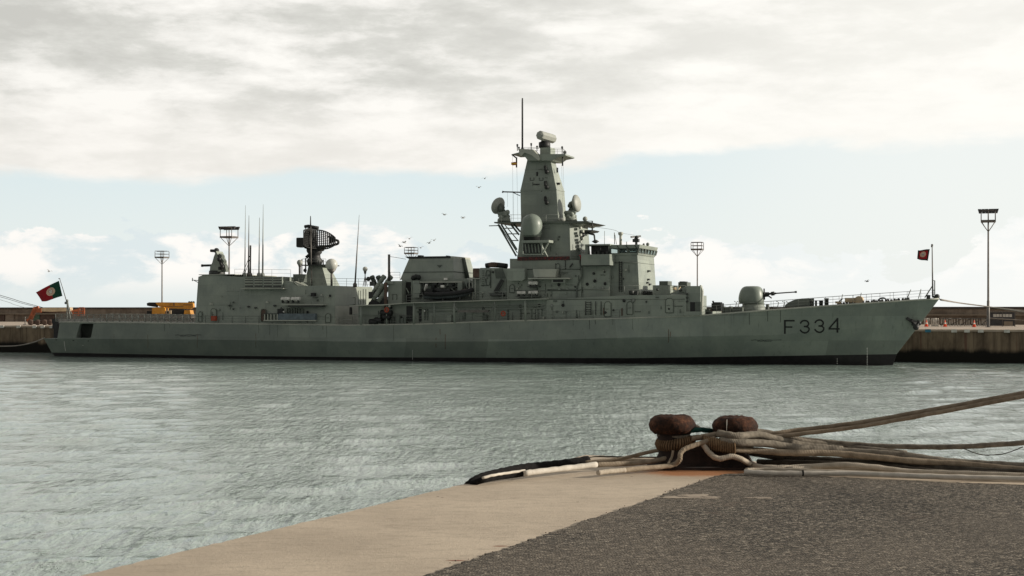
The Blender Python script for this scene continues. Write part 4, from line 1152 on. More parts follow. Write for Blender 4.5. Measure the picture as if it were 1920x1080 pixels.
for y_ in (-3, -1, 1, 3): mb.lathe((xf_ + .3, y_, SP(1212, 551, 0).z), [(.2, -.3), (.25, .3)], 8)
split_pieces(mb.build('front_fitting', 'dark_metal', frig))
mb = MB(); mbox(mb, 1182, 560.5, 1192, 562.5, 6.0, 5.9); mbox(mb, 1229, 556.5, 1235, 558.5, 6.0, 5.9); mbox(mb, 1037, 563, 1044, 566, 6.0, 5.9); split_pieces(mb.build('name_plate', 'paint_dark', frig))
sbox('rust_pipe', 1165, 578, 1167, 592, 6.02, 5.9, 'brown'); sbox('rust_pipe', 1131, 577, 1132.4, 590, 6.02, 5.9, 'brown')
# wheelhouse roof fittings
mb = MB(); mb.tube([SP(1163.7, 459, 1), SP(1163.7, 441, 1)], .17, 8); mb.lathe(SP(1163.7, 437, 1), [(.1, -.35), (.3, -.2), (.34, .05), (.1, .15)], 10); mb.build('optical_director', 'paint_light', frig)
mb = MB(); mb.tube([SP(1193, 459, 0), SP(1193, 449, 0)], .16, 6); mb.tube([SP(1191, 449, 0), SP(1196, 443, 0)], .2, 6); mb.bar(SP(1183, 444.5, .8), SP(1201, 442.8, -.8), .14, .22); mb.box(SP(1193, 450, 0).x - .4, SP(1193, 450, 0).x + .35, -.3, .3, SP(1193, 454, 0).z, SP(1193, 448, 0).z); mb.build('navigation_radar', 'dark_metal', frig)
mb = MB(); mb.tube([SP(1152.5, 458, 2), SP(1152, 436, 2)], .05, 4); mb.tube([SP(1156, 458, 2), SP(1153, 440, 2)], .035, 4); mb.tube([SP(1133.5, 458, 3), SP(1133.5, 433, 3)], .03, 4); mb.tube([SP(1175, 459, 3), SP(1175, 453, 3)], .05, 4); mb.ball(SP(1214.5, 458, 1), .22, 8); mb.ball(SP(1207, 458.5, -1), .16, 8); split_pieces(mb.build('roof_aerial', 'rail', frig))

# ---- main mast
mb = MB()
def mring(xl, xr, y, hw): 
    a = SP(xl, y, hw); b = SP(xr, y, hw); b.z = a.z; return [a, b, mir(b), mir(a)]
mb.loft([mring(969.5, 1070, 488, 4.2), mring(977.5, 1067.8, 418, 3.9)]); mb.build('mast_base', 'paint', frig)
mb = MB(); a0, b0, a1, b1 = SP(1070, 488, 4.15), SP(1089.5, 488, 2.2), SP(1067.8, 418, 3.85), SP(1085, 418, 2.0)
for q in (a1, b0, b1): pass
b0.z = a0.z; b1.z = a1.z
mb.loft([[a0, b0, mir(b0), mir(a0)], [a1, b1, mir(b1), mir(a1)]]); mb.build('mast_base_front', 'paint', frig)
mb = MB()
rings = [mring(977, 1047, 417, 1.75), mring(975.8, 1043.2, 357, 1.65), mring(989.5, 1031.2, 296, .85)]
mb.loft(rings); mast = mb.build('main_mast', 'paint', frig)
mb = MB(); mb.loft([mring(975.4, 1043.6, 358.2, 1.70), mring(975.4, 1043.6, 356.2, 1.70)]); mb.loft([mring(983.5, 1035.5, 319, 1.2), mring(983.8, 1035.3, 318, 1.2)]); mb.build('mast_seam', 'paint', mast)
mb = MB()                                                        # fittings on the mast face
def mast_t(y): return lerp_tab([(296, .85), (357, 1.65), (417, 1.75)], y) + .05
for x, y in ((1023, 316), (1023, 345), (1023, 374)):
    t = mast_t(y); mb.tube([SP(x - .7, y - 5, t + .1), SP(x - .5, y + 2, t + .25), SP(x + 2.5, y + 6, t + .3)], .17, 6); mb.ball(SP(x + 2, y + 6, t + .3), .28, 8)
mb.ball(SP(1007, 324, mast_t(324)), .12, 6); mb.bar(SP(1000, 345.8, mast_t(346)), SP(1011.5, 345.8, mast_t(346)), .12)
mb.tube([SP(1007, 330, mast_t(328)), SP(1007, 323, mast_t(328))], .1, 6)
q = SP(1044, 345, .6); mb.lathe(q + Vector((.2, 0, 0)), [(.2, -.1), (.35, .15)], 8); mb.lathe(SP(1045, 319, .4), [(.12, -.3), (.12, .3)], 8)
split_pieces(mb.build('mast_fitting', 'black', mast))
mb = MB()
for x0 in (994, 1011): mb.tube([SP(x0, 333, mast_t(336)), SP(x0, 338, mast_t(336)), SP(x0 + 7, 338, mast_t(336)), SP(x0 + 7, 333, mast_t(336))], .045, 4)
split_pieces(mb.build('mast_hatch_outline', 'dark_metal', mast))
# radar deck across the mast base
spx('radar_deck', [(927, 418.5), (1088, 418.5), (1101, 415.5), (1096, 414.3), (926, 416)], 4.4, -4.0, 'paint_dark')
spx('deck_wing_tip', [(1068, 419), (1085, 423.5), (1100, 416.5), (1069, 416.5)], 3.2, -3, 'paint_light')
rail('radar_deck_rail', [(940, 415.5), (977, 415.5)], 3.9, .85, 1.2, 2); rail('radar_deck_rail', [(1000, 415.5), (1048, 415.5)], 4.2, .85, 1.2, 2)
mb = MB(); mb.tube([SP(917, 423.5, 2), SP(935, 423, 2)], .06, 5)
for a_, b_ in (((934, 421), (968, 480)), ((940, 421), (969, 468)), ((958, 421), (973, 440)), ((963, 420), (975, 434))): mb.bar(SP(*a_, 2.8), SP(*b_, 3.4), .17)
for a_, b_ in (((936, 421), (970, 474)), ((946, 421), (972, 452))): mb.bar(SP(*a_, -2.0), SP(*b_, -2.6), .12)
for a_, b_ in (((953, 438.5), (973, 438.5)), ((957, 451), (972, 451)), ((947, 428), (961, 428))): mb.bar(SP(*a_, 3.1), SP(*b_, 3.2), .12)
split_pieces(mb.build('radar_deck_strut', 'paint_dark', frig))
# tracking radars with round dishes
def tracker(x, yb, dish_x, dish_y, aim, t):
    mb = MB(); q = SP(x, yb, t)
    mb.lathe(q, [(.85, 0), (.8, .35), (.65, .45), (.6, .9), (.75, 1.0), (.5, 1.3)], 14)
    for k in range(9):
        a_ = k * 2.3; mb.ball(q + Vector((.62 * cos(a_), .62 * sin(a_), .35 + .1 * k)), .2 + .06 * (k % 3), 6)
    o = mb.build('tracking_radar', 'paint', frig)
    c = SP(dish_x, dish_y, t); aim = Vector(aim).normalized()
    mb = MB(); mb.bar(q + Vector((0, 0, 1.1)), c - aim * .2, .75, .6); mb.tube([c - aim * .9, c - aim * .1], [.3, .55], 10)
    mb.ball(c - aim * .7 + Vector((0, -.5, -.2)), .3, 8); mb.build('radar_arm', 'paint_dark', o)
    mb = MB(); r_ = 1.12
    mb.lathe(c, [(.05, -.42), (r_ * .6, -.3), (r_ * .97, -.02), (r_, .06), (r_ * .93, .22), (r_ * .75, .34), (r_ * .4, .44), (.03, .47)], 22, axis=aim)
    mb.build('radar_dish', 'sensor_dish', o)
tracker(945, 415.5, 934.5, 386, (-.8, .35, .35), 2.6)
tracker(1070, 414.5, 1080, 381.5, (.95, -.12, .12), 0)
mb = MB(); mb.ball(SP(1097, 410.5, 0), .32, 8); mb.tube([SP(1097, 415, 0), SP(1097, 410, 0)], .15, 6); mb.lathe(SP(1053, 412, 2.2), [(.25, -.25), (.5, -.1), (.5, .2)], 10); split_pieces(mb.build('deck_sensor', 'sensor_dish', frig))
# small forward platform with aerials
spx('signal_platform', [(1084.8, 437), (1108, 434), (1111, 431), (1084.8, 431.5)], 1.6, -1.6, 'dark_metal')
mb = MB(); mb.tube([SP(1110.5, 432, 1.5), SP(1110.5, 414, 1.5)], .09, 5); mb.tube([SP(1096, 415, 1.5), SP(1110.5, 414.5, 1.5)], .04, 4); mb.tube([SP(1085, 424, 1.5), SP(1110, 423.5, 1.5)], .03, 4)
mb.bar(SP(1098, 436, 1), SP(1114, 440, 1), .3, .25); mb.tube([SP(1114, 440, 1), SP(1116, 455, 1)], .11, 6); mb.lathe(SP(1116.5, 453.5, 1), [(.1, -.2), (.5, .05), (.15, .25)], 10); mb.ball(SP(1092, 440, 1.3), .35, 8); mb.ball(SP(1089, 447, 1.6), .3, 8)
mb.build('signal_aerial', 'dark_metal', frig)
mb = MB(); mb.tube(smooth_path([SP(1111, 425, 1.5), SP(1150, 431, 1), SP(1163, 437, 1)]), .018, 4); mb.tube(smooth_path([SP(1165, 437, 1), SP(1190, 441, 0)]), .015, 4); split_pieces(mb.build('aerial_wire', 'rail', frig))
mb = MB()
for k in range(9): 
    x = 1086 + (k % 2) * 4; y = 425 + k * 6.5; mbox(mb, x, y, x + 3, y + 4, 2.8, 2.2)
split_pieces(mb.build('mast_cabling', 'paint_light', frig))
sbox('front_fire_gear', 1086, 478, 1088.5, 493, 5.4, 5.2, 'flag_red')
# big grey dome on its bracketed platform
mb = MB(); c = SP(997, 424, 5.4); rr = 20 * PX * 1.0
mb.lathe(c, [(rr * .80, -1.32), (rr * .93, -1.0), (rr * .97, -.4), (rr, .05), (rr * .985, .35), (rr * .90, .75), (rr * .74, 1.08), (rr * .5, 1.35), (rr * .25, 1.48), (.02, 1.53)], 28); dm_ = mb.build('grey_radar_dome', 'grey_dome', frig)
mb = MB(); mb.lathe(SP(997, 447, 5.4), [(1.0, -.35), (1.0, .2), (1.15, .3)], 18); mb.build('dome_neck', 'black', dm_)
sbox('dome_platform', 977.5, 450.3, 1029, 455, 6.4, 4.0, 'paint')
mb = MB()
for x in (980, 1016): mb.bar(SP(x, 455, 6.2), SP(x, 477, 6.2), .14)
mb.bar(SP(980, 477, 6.2), SP(1018, 477, 6.2), .14); mb.bar(SP(1028, 456, 6.2), SP(1018, 474, 6.2), .14); mb.bar(SP(1013, 456, 6.2), SP(1027, 482, 5.0), .14); mb.bar(SP(980, 477, 6.2), SP(980, 477, 4.1), .14)
for x in (986, 992, 998, 1004, 1010): mb.bar(SP(x, 458, 4.6), SP(x + 2, 474, 4.6), .16, .5)
mb.build('platform_brace', 'paint', frig)
sbox('dome_plinth', 981, 455.3, 1014, 474, 4.8, 4.1, 'dark_metal')
# crew's dark red banner along the rail
sbox('rail_banner', 970, 481.3, 1068, 488, 5.42, 5.34, 'banner')
rail('banner_rail', [(970, 487.6), (1088, 487.6)], 5.3, .6, 1.4, 2)
# mast head: platforms, pedestal, radar, pole
spx('masthead_platform', [(958, 289.5), (975, 288.5), (985, 295), (989.5, 301), (1036, 301), (1045, 294.5), (1060.5, 291.5), (1060, 288.6), (1012, 289), (990, 285), (975, 285)], 1.9, -1.9, 'paint')
spx('masthead_shelter', [(972, 279), (999, 280), (1009, 291), (1012.5, 298), (1009, 301), (997, 291), (983, 286), (977, 293), (974, 290)], 2.2, 1.0, 'paint_light')  # paler paint carries the lit look of this sloped box
sbox('radar_pedestal', 1012.5, 276.5, 1032, 290.5, 1.0, -1.0, 'paint')
mb = MB(); mb.lathe(SP(1021, 271.5, 0), [(.62, -.42), (.74, -.3), (.74, .3), (.45, .42), (.4, .7)], 16); mb.build('radar_drum', 'black', frig)
mb = MB(); a = SP(1012.5, 253.5, 1.4); b = SP(1037, 260.5, -1.6); ax = (b - a).normalized(); L_ = (b - a).length; r_ = .60
mb.lathe(a, [(.3, -.25), (r_ * .9, -.08), (r_, .06), (r_, L_ - .1), (r_ * .8, L_ + .1), (.3, L_ + .2)], 8, False, axis=ax); mb.build('surface_radar', 'sensor_dish', frig)
mb = MB(); mb.tube([SP(979.5, 283, .8), SP(979.5, 196, .8), SP(979.5, 184, .8)], [.125, .115, .09], 8); mb.tube([SP(978, 193, .8), SP(981, 193, .8)], .05, 4); mb.lathe(SP(979.5, 282, .8), [(.3, -.3), (.15, .4)], 8); mb.build('masthead_pole', 'dark_metal', frig)
rail('masthead_rail', [(983, 280), (1010, 280)], 1.7, .25, .8, 2, r=.018); rail('masthead_rail', [(1032, 289), (1058, 289)], 1.7, .6, .8, 2, r=.018); rail('masthead_rail', [(990, 288), (1056, 288)], -1.7, .7, 1.0, 2, r=.018)
mb = MB()
for x, y0, y1, t in ((970, 283, 272, 1.2), (996, 280, 270, 1.5), (1007, 283, 275, 1.5), (1054, 289, 276, 1.2), (1059, 291, 284, .5), (973, 279, 277, 0)):
    mb.tube([SP(x, y0, t), SP(x, y1, t)], .05, 4); mb.ball(SP(x, y1, t), .14, 6); mb.tube([SP(x - 1.5, y1 + 3, t), SP(x + 1.5, y1 + 3, t)], .05, 4)
for x, y, h in ((968.5, 295, 19), (1054.8, 292, 19)): mb.tube([SP(x, y, 1), SP(x, y + h, 1)], .10, 6)
mb.tube([SP(960, 290, 1.5), SP(968, 296, 1.5)], .09, 5); mb.tube([SP(1059, 288, 1), SP(1059, 284, 1)], .22, 6)
split_pieces(mb.build('masthead_aerial', 'dark_metal', frig))
mb = MB(); mb.tube([SP(942, 359.6, 1), SP(979, 360.6, 1)], .09, 6); mb.tube([SP(962, 361, 1), SP(975, 367, 1)], .05, 5); mb.tube([SP(942, 361.5, 1), SP(943.5, 358, 1)], .1, 5); mb.build('signal_yard', 'dark_metal', frig)
mb = MB()
for x0, y0, x1, y1 in ((961, 292, 962, 415), (969, 314, 971, 414), (951.5, 361, 951.5, 388), (1053, 310, 1056, 414), (1056, 310, 1058, 388), (963, 361, 963, 414)): mb.tube([SP(x0, y0, 1.2), SP(x1, y1, 1.8)], .014, 3)
split_pieces(mb.build('halyard', 'rail', frig))

# ---- forward deckhouse ramp and launcher boxes
mb = MB(); mpoly(mb, [(1224, 552.8), (1224, 535), (1235, 534.7), (1257, 535.3), (1257, 552.8)], 3.6, -3.6); mb.build('forward_locker', 'paint', frig)
sbox('roof_box', 1236, 527, 1252, 535, 1.6, -.6, 'paint_dark'); sbox('roof_box', 1271.7, 529, 1288, 541, 1.6, -.5, 'paint_dark'); sbox('roof_box_lid', 1274, 527.5, 1284, 529, 1.4, -.3, 'dark_metal')
spx('ramp_screen', [(1250, 552.6), (1262, 548), (1287, 536.3), (1287, 552.6)], 4.8, 4.0)
sbox('screen_block', 1287.2, 536.2, 1313.5, 588, 5.5, 4.4, 'paint')
spx('screen_front', [(1313.6, 591), (1316.5, 588), (1317.5, 545), (1314, 534.5), (1312, 534.5), (1313.6, 560)], 5.2, 4.6, 'paint_light')  # lit edge of the screen, painted with the paler tone
sbox('screen_doorway', 1294, 566.5, 1303, 588, 5.53, 5.2, 'black'); sbox('screen_cabinet', 1303.5, 566, 1314, 589, 5.6, 5.2, 'paint_dark')
mb = MB(); 
for y in (550, 557, 564): mbox(mb, 1286, y, 1289, y + 2.5, 5.95, 5.5)
mbox(mb, 1313, 542, 1318, 544.5, 4.6, 4.3); split_pieces(mb.build('screen_fitting', 'dark_metal', frig))
mb = MB(); mb.tube([SP(1257, 551, 3), SP(1270, 545, 3), SP(1276, 538, 3)], .06, 4); mb.tube([SP(1259, 541, 2), SP(1268, 541, 2)], .2, 6); mb.build('launcher_piping', 'beige', frig)
# ---- forecastle
dk = lambda x: lerp_tab(deck_y, x)
mb = MB(); mbox(mb, 1334, 568.5, 1352, 583, 2.4, .6); mbox(mb, 1336, 566.5, 1350, 568.5, 2.2, .8); mb.tube([SP(1337, 567, 1.5), SP(1337, 564, 1.5)], .12, 6); mb.build('deck_winch', 'dark_metal', frig)
mb = MB()
for x0, y0, x1 in ((1354, 574.5, 1358), (1359, 577, 1370), (1366, 574.5, 1371), (1372, 578, 1380), (1318, 584, 1333), (1436, 570, 1440), (1380, 576.5, 1392), (1322, 580, 1330)):
    mbox(mb, x0, y0, x1, dk((x0 + x1) / 2) + 1, 3.4, 2.4)
split_pieces(mb.build('deck_fitting', 'paint_dark', frig))
mb = MB()
for x in (1378, 1383, 1457, 1468, 1475): mb.tube([SP(x, dk(x), 2.5), SP(x + 3, 567, 2.8), SP(x - 1, 565, 2.5)], .05, 5)
split_pieces(mb.build('deck_stanchion', 'rail', frig))
# gun
mb = MB(); c = SP(1412.5, 579, 1.0); c.y = 0
gx = SP(1412.5, 579, 0).x; gz = SP(1412.5, 579, 0).z
mb.lathe((gx, 0, gz), [(1.42, -.8), (1.42, .28), (1.32, .34), (1.32, .62), (1.5, .66)], 28); gun = mb.build('deck_gun', 'paint', frig)
mb = MB()                                                     # rounded gun house: superellipse dome, flat front
rings = []
H_ = (SP(1412, 536.3, 0).z - SP(1412, 569.5, 0).z); zb_ = SP(1412, 569.5, 0).z
xa_, xb2 = SP(1384.5, 555, 0).x, SP(1433, 555, 0).x; xc_ = (xa_ + xb2) / 2; hx = (xb2 - xa_) / 2
for i in range(13):
    f = i / 12; a_ = f * pi / 2
    s_ = (cos(a_) ** .42) if i < 12 else .03
    zz = H_ * sin(a_) ** .95
    lowt = .93 + .07 * min(1, f * 5)
    rings.append([(xc_ + .10 * f + hx * s_ * lowt * math.copysign(abs(cos(b_)) ** .75, cos(b_)), 1.55 * s_ * lowt * math.copysign(abs(sin(b_)) ** .8, sin(b_)), zb_ + zz) for b_ in [2 * pi * k / 32 for k in range(32)]])
mb.loft(rings, smooth=True); mb.build('gun_house', 'grey_dome', gun)
mb = MB(); a = SP(1430, 551.8, 0); b = SP(1494, 547.3, 0)
mb.tube([a, a.lerp(b, .18), a.lerp(b, .2), a.lerp(b, .38), a.lerp(b, .40), a.lerp(b, .95)], [.26, .22, .14, .12, .085, .075], 10)
mb.tube([a.lerp(b, .94), b], .12, 8); mb.tube([SP(1432, 556, 0), SP(1441, 555, 0), SP(1447, 559, 0)], .09, 5); mb.tube([SP(1446, 551, 0), SP(1452, 550, 0)], .24, 8); mb.build('gun_barrel', 'dark_metal', gun)
mb = MB(); mb.tube([SP(1432.6, 541, .3), SP(1433.4, 562, .3)], .09, 5); mb.build('gun_port_seam', 'black', gun)
# V-shaped breakwater
mb = MB()
prof = [(1469, 577), (1473, 571), (1480, 566), (1491, 561.5), (1503, 559.6), (1514.7, 559)]
near = [SP(x, y, lerp_tab([(1469, 3.3), (1515, 2.3)], x)) for x, y in prof]
bot = [SP(1469, 577.5, 3.3)] + [Vector((q.x, q.y, SP(1490, 575.5, 2).z)) for q in near[1:]]
for sgn in (1, -1):
    n_ = [q if sgn > 0 else mir(q) for q in near]; b_ = [q if sgn > 0 else mir(q) for q in bot]
    mb.loft([[n_[i], b_[i], b_[i] + Vector((.12, 0, 0)), n_[i] + Vector((.12, 0, 0))] for i in range(len(n_))])
split_pieces(mb.build('breakwater', 'paint_dark', frig))  # darker paint puts the plates' unlit look into colour
mb = MB()
for x0, x1, y0 in ((1519.5, 1524, 563), (1528, 1532, 563), (1536, 1543, 563.5), (1546, 1553.5, 559), (1504, 1512, 569)):
    mb.lathe(SP((x0 + x1) / 2, dk(x0), 1.8), [((x1 - x0) * PX / 2, -.2), ((x1 - x0) * PX / 2, (dk(x0) - y0) * .062 - .12), ((x1 - x0) * PX / 2 * 1.15, (dk(x0) - y0) * .062 - .1), ((x1 - x0) * PX / 2 * 1.15, (dk(x0) - y0) * .062)], 12)
split_pieces(mb.build('capstan', 'dark_metal', frig))
mb = MB(); mbox(mb, 1584, 558.5, 1604, 567, 1.6, .4); mb.lathe(SP(1611, 563, 1.0), [(.5, -.6), (.35, -.4), (.35, .4), (.5, .6)], 12, axis=(0, 1, 0)); mbox(mb, 1566, 565, 1576, 569, 2, 1); split_pieces(mb.build('anchor_windlass', 'beige', frig))
mb = MB(); 
for k in range(26):
    x = 1572 + k * 5.2 + random.uniform(-2, 2); mb.ball(SP(x, dk(x) - 1.8 + random.uniform(-.8, .8), random.uniform(.5, 1.8) * (1 if x < 1650 else .4)), .17, 6)
mb.tube(smooth_path([SP(1570, 569, 1.2), SP(1576, 563, 1.2), SP(1580, 560, 1.2)]), .07, 5); mb.tube(smooth_path([SP(1645, 566, 1), SP(1650, 560, 1), SP(1658, 559, 1), SP(1664, 565, 1)]), .09, 5); mb.build('anchor_chain', 'dark_metal', frig)
mb = MB()
for x0, y0, x1, y1 in ((1700, 561, 1708, 543), (1722, 560, 1727, 542), (1577, 567, 1580, 552), (1612, 565, 1615, 549)): mb.tube([SP(x0, y0, .8), SP(x1, y1, .8)], .05, 5)
split_pieces(mb.build('rail_stay', 'rail', frig))
# jackstaff
mb = MB(); mb.tube([SP(1749, 558, 0), SP(1748.5, 520, 0), SP(1747.7, 460, 0)], [.10, .08, .05], 6); mb.ball(SP(1747.7, 459.5, 0), .13, 6); mb.ball(SP(1747.4, 462, 0), .12, 6); js = mb.build('jackstaff', 'galv', frig)
mb = MB(); mb.tube([SP(1752.7, 553, .2), SP(1752.7, 526, .2), SP(1748.5, 526, .2)], .07, 5); mb.bar(SP(1749, 535, 0), SP(1734, 558, .3), .11); mb.bar(SP(1749, 545, 0), SP(1752.6, 545, .2), .06); mb.bar(SP(1749, 552, 0), SP(1752.6, 552, .2), .06); mb.build('staff_brace', 'rail', js)
mb = MB(); mbox(mb, 1737, 553, 1744, 560, .9, .3); mb.ball(SP(1757, 556, 0), .3, 8); mb.bar(SP(1750, 557, 0), SP(1759, 556, 0), .25); split_pieces(mb.build('bow_fairlead', 'dark_metal', frig))
# anchor stowed in its recess
mb = MB()
A = lambda x, y, o_=.2: on_hull(x, y, o_)
mb.bar(A(1699.5, 596), A(1716, 606, .35), .32, .3)
mb.build('anchor_shank', 'black', frig)
mb = MB(); a = A(1716, 606, .45)
q1 = SP(1708, 600.5, .9); q2 = SP(1722, 606, .5); q3 = SP(1717.5, 613.5, .9); q4 = SP(1724.5, 609.5, .5); q5 = SP(1711, 607, 1.0)
mb.bar(q1, q2, .42, .3); mb.bar(q5, q3, .42, .3); mb.bar(q2, q3, .4, .35); mb.bar(q2, q4, .3, .3); mb.ball(q2, .33, 8); mb.ball(q3, .35, 8); mb.bar(q5, q2, .35, .3)
mb.build('anchor_flukes', 'black', frig)
# ensign staff
mb = MB(); mb.tube([SP(129.5, 585, 0), SP(124, 562, 0), SP(112, 522.5, 0)], [.09, .07, .04], 6); mb.tube([SP(110, 522.3, 0), SP(112.5, 522.5, 0)], .06, 5); es = mb.build('ensign_staff', 'galv', frig)
mb = MB(); mb.tube([SP(125.5, 603, .2), SP(126, 563, 0)], .09, 5); mb.tube([SP(132.5, 603, .2), SP(126.5, 563, 0)], .09, 5); mb.tube([SP(135, 590, .2), SP(131, 578, 0)], .04, 5); mb.ball(SP(123.5, 568, 0), .2, 8); mb.ball(SP(126.3, 563.5, 0), .17, 8); mb.build('staff_leg', 'rail', es)

# ---- small fittings, pipes and boxes on the house sides
gr = random.Random(23)
def greeble(x0, y0, x1, y1, t, n):
    for i in range(n):
        x = gr.uniform(x0, x1); y = gr.uniform(y0, y1); k = gr.random(); mb = MB()
        if k < .35:
            w, h = gr.uniform(1.2, 4), gr.uniform(1.5, 4); mbox(mb, x, y, x + w, y + h, t + gr.uniform(.08, .25), t - .1); mb.build('wall_box', gr.choice(['paint', 'paint_dark', 'paint_light']), frig)
        elif k < .6:
            h = gr.uniform(6, 18); y2 = min(y + h, y1); mb.tube([SP(x, y, t + .08), SP(x, y2, t + .08)], .04, 4); mb.build('wall_pipe', 'paint_dark', frig)
        elif k < .8:
            w = gr.uniform(6, 24); x2 = min(x + w, x1); mb.tube([SP(x, y, t + .08), SP(x2, y, t + .08)], .035, 4); mb.build('wall_pipe', gr.choice(['paint', 'paint_dark']), frig)
        else:
            mb.ball(SP(x, y, t + .12), gr.uniform(.1, .2), 6); mb.build('wall_light', gr.choice(['dark_metal', 'black', 'rail']), frig)
greeble(384, 545, 540, 600, 6.28, 14); greeble(560, 541, 622, 566, 5.95, 8)
greeble(690, 575, 1020, 600, 5.6, 26); greeble(1026, 564, 1280, 588, 5.9, 20)
greeble(955, 506, 1085, 556, 5.3, 30); greeble(1092, 500, 1140, 556, 5.0, 10); greeble(1146, 496, 1192, 548, 4.3, 7)
greeble(902, 506, 948, 558, 4.9, 10); greeble(990, 422, 1062, 478, 4.05, 12); greeble(790, 530, 880, 560, 4.25, 12); greeble(1228, 538, 1285, 550, 4.8, 4)
greeble(990, 300, 1028, 410, 1.45, 6)
# ------------------------------------------------------------------ things carried by the ship
SHIPM = Matrix.Translation(SHIP0) @ Matrix.Rotation(-HA, 4, 'Z')
def W(q): return SHIPM @ Vector(q)
def ship_thing(name, base): return empty(name, W(base), -HA)
# inflatable boat
base = SP(842, 562, 5.6)
boat = ship_thing('inflatable_boat', base); tag(boat, 'black inflatable boat with low console in its cradle beside the funnel', 'boat')
mb = MB()
q = lambda x, y, t: SP(x, y, t)
side = lambda t0, t1: smooth_path([q(796, 551, t0), q(820, 552, t0), q(850, 550, t0), q(872, 546.5, (t0 * .7 + t1 * .3)), q(886, 543.5, t1)])
mb.tube(side(6.5, 5.6), .27, 8); mb.tube(side(4.7, 5.5), .27, 8); mb.build('boat_tube', 'rubber', boat, origin=base)
mb = MB()
hx = [(797, 556, 561.5, .75), (820, 556, 562.5, .8), (850, 554, 561, .75), (870, 550, 557, .5), (885, 545, 549, .08)]
rings = []
for x, y0, y1, hw in hx:
    a = q(x, y0, 5.6); b = q(x, y1, 5.6); rings.append([(a.x, a.y - hw - .12, a.z + .1), (a.x, a.y - hw * .8, b.z + .15), (a.x, a.y, b.z), (a.x, a.y + hw * .8, b.z + .15), (a.x, a.y + hw + .12, a.z + .1)])
mb.loft(rings); mb.build('boat_hull', 'grey_rubber', boat, origin=base)
mb = MB(); mbox(mb, 800, 541, 812, 551, 6.0, 5.2); mbox(mb, 826, 540, 836, 550, 5.9, 5.3); mb.tube([q(797, 551, 6.2), q(799, 536, 6), q(809, 535, 6), q(812, 550, 6)], .06, 5); mb.tube([q(798, 551, 5), q(800, 536, 5.2), q(810, 535, 5.2)], .06, 5); mb.tube([q(815, 545, 5.6), q(845, 546, 5.6)], .3, 8); mb.build('boat_console', 'black', boat, origin=base)
mb = MB(); mb.tube([q(797, 545, 5.6), q(800, 533, 5.6)], .18, 6); mb.build('boat_aerial', 'white', boat, origin=base)
mb = MB(); mb.loft([[q(826, 534.5, 5.6), q(833, 534.5, 5.6), q(833, 539, 5.6), q(826, 539, 5.6)], [q(826, 534.5, 5.2), q(833, 534.5, 5.2), q(833, 539, 5.2), q(826, 539, 5.2)]]); mb.build('boat_screen', 'white', boat, origin=base)
mb = MB(); mpoly(mb, [(864, 543), (872, 541.5), (885, 543), (880, 546), (866, 547)], 5.9, 5.2); mb.build('bow_cover', 'brown', boat, origin=base)
cr = MB()
for x in (808, 830, 862): cr.bar(q(x, 565, 6.4), q(x, 556, 6.2), .14); cr.bar(q(x, 565, 4.8), q(x, 556, 4.9), .14)
cr.bar(q(795, 565.5, 6.4), q(884, 562.5, 6.4), .12); cr.build('boat_cradle', 'dark_metal', frig)
# life-raft canisters
def raft(x0, y0, x1, y1, t, lab):
    base = SP((x0 + x1) / 2, y1 + 2, t); o = ship_thing('life_raft_canister', base); tag(o, lab, 'life raft', 'life raft canisters on the ship')
    a = SP(x0, (y0 + y1) / 2, t); b = SP(x1, (y0 + y1) / 2, t); r_ = (y1 - y0) / 2 * PX; L_ = (b - a).length
    mb = MB(); mb.lathe((a.x, a.y, a.z), [(.05, 0), (r_ * .7, .02), (r_, .14), (r_, L_ * .48), (r_ * 1.06, L_ * .48), (r_ * 1.06, L_ * .52), (r_, L_ * .52), (r_, L_ - .14), (r_ * .7, L_ - .02), (.05, L_)], 14, axis=(1, 0, 0)); mb.build('canister', 'white', o, origin=base)
    mb = MB()
    for f in (.48,): mb.lathe((a.x + L_ * f, a.y, a.z), [(r_ * 1.05, 0), (r_ * 1.05, .05)], 14, axis=(1, 0, 0))
    mb.build('strap', 'lamp_grey', o, origin=base)
    mb = MB()
    for f in (.2, .8): mb.box(a.x + L_ * f - .06, a.x + L_ * f + .06, a.y - r_, a.y + r_, a.z - r_ - .28, a.z - r_ * .6)
    mb.box(a.x + L_ * .2, a.x + L_ * .8, a.y - r_ * .6, a.y + r_ * .6, a.z - r_ - .29, a.z - r_ - .2)
    mb.build('cradle', 'dark_metal', o, origin=base)
raft(527, 556.8, 543.5, 564.2, 6.8, 'white life raft canister on the hangar side shelf, nearest the stern')
raft(546, 556.8, 563.5, 564.2, 6.8, 'white life raft canister second from the stern on the hangar shelf')
raft(991, 526.8, 1008.5, 534.8, 5.9, 'white life raft canister alone above the other two by the bridge house')
raft(969, 545.3, 985.5, 552.8, 6.0, 'white life raft canister on the boat deck, left of the low pair')
raft(991, 544.8, 1008.5, 552.4, 6.0, 'white life raft canister on the boat deck, right of the low pair')
sbox('raft_rack', 967, 554.5, 1011, 556.2, 6.3, 5.4, 'dark_metal'); sbox('raft_rack', 989, 536.5, 1010, 538, 6.2, 5.3, 'dark_metal')
def buoy(x, y, t, lab):
    base = SP(x, y, t); mb = MB(); n = 18; rr = .26
    pts = [(base.x + rr * cos(2 * pi * k / n), base.y, base.z + rr * sin(2 * pi * k / n)) for k in range(n + 1)]
    mb.tube(pts, .085, 8, caps=False); mb.bar((base.x - .3, base.y + .08, base.z), (base.x + .3, base.y + .08, base.z), .1); 
    o = mb.build('lifebuoy', 'orange', None, origin=base); o.location = W(base); o.rotation_euler = (0, 0, -HA)
    tag(o, lab, 'lifebuoy', 'orange lifebuoys along the side deck')
buoy(943.5, 588, 6.95, 'orange lifebuoy on the rail below the ladder abaft the mast')
buoy(725, 581, 6.9, 'orange lifebuoy hanging under the missile canisters')
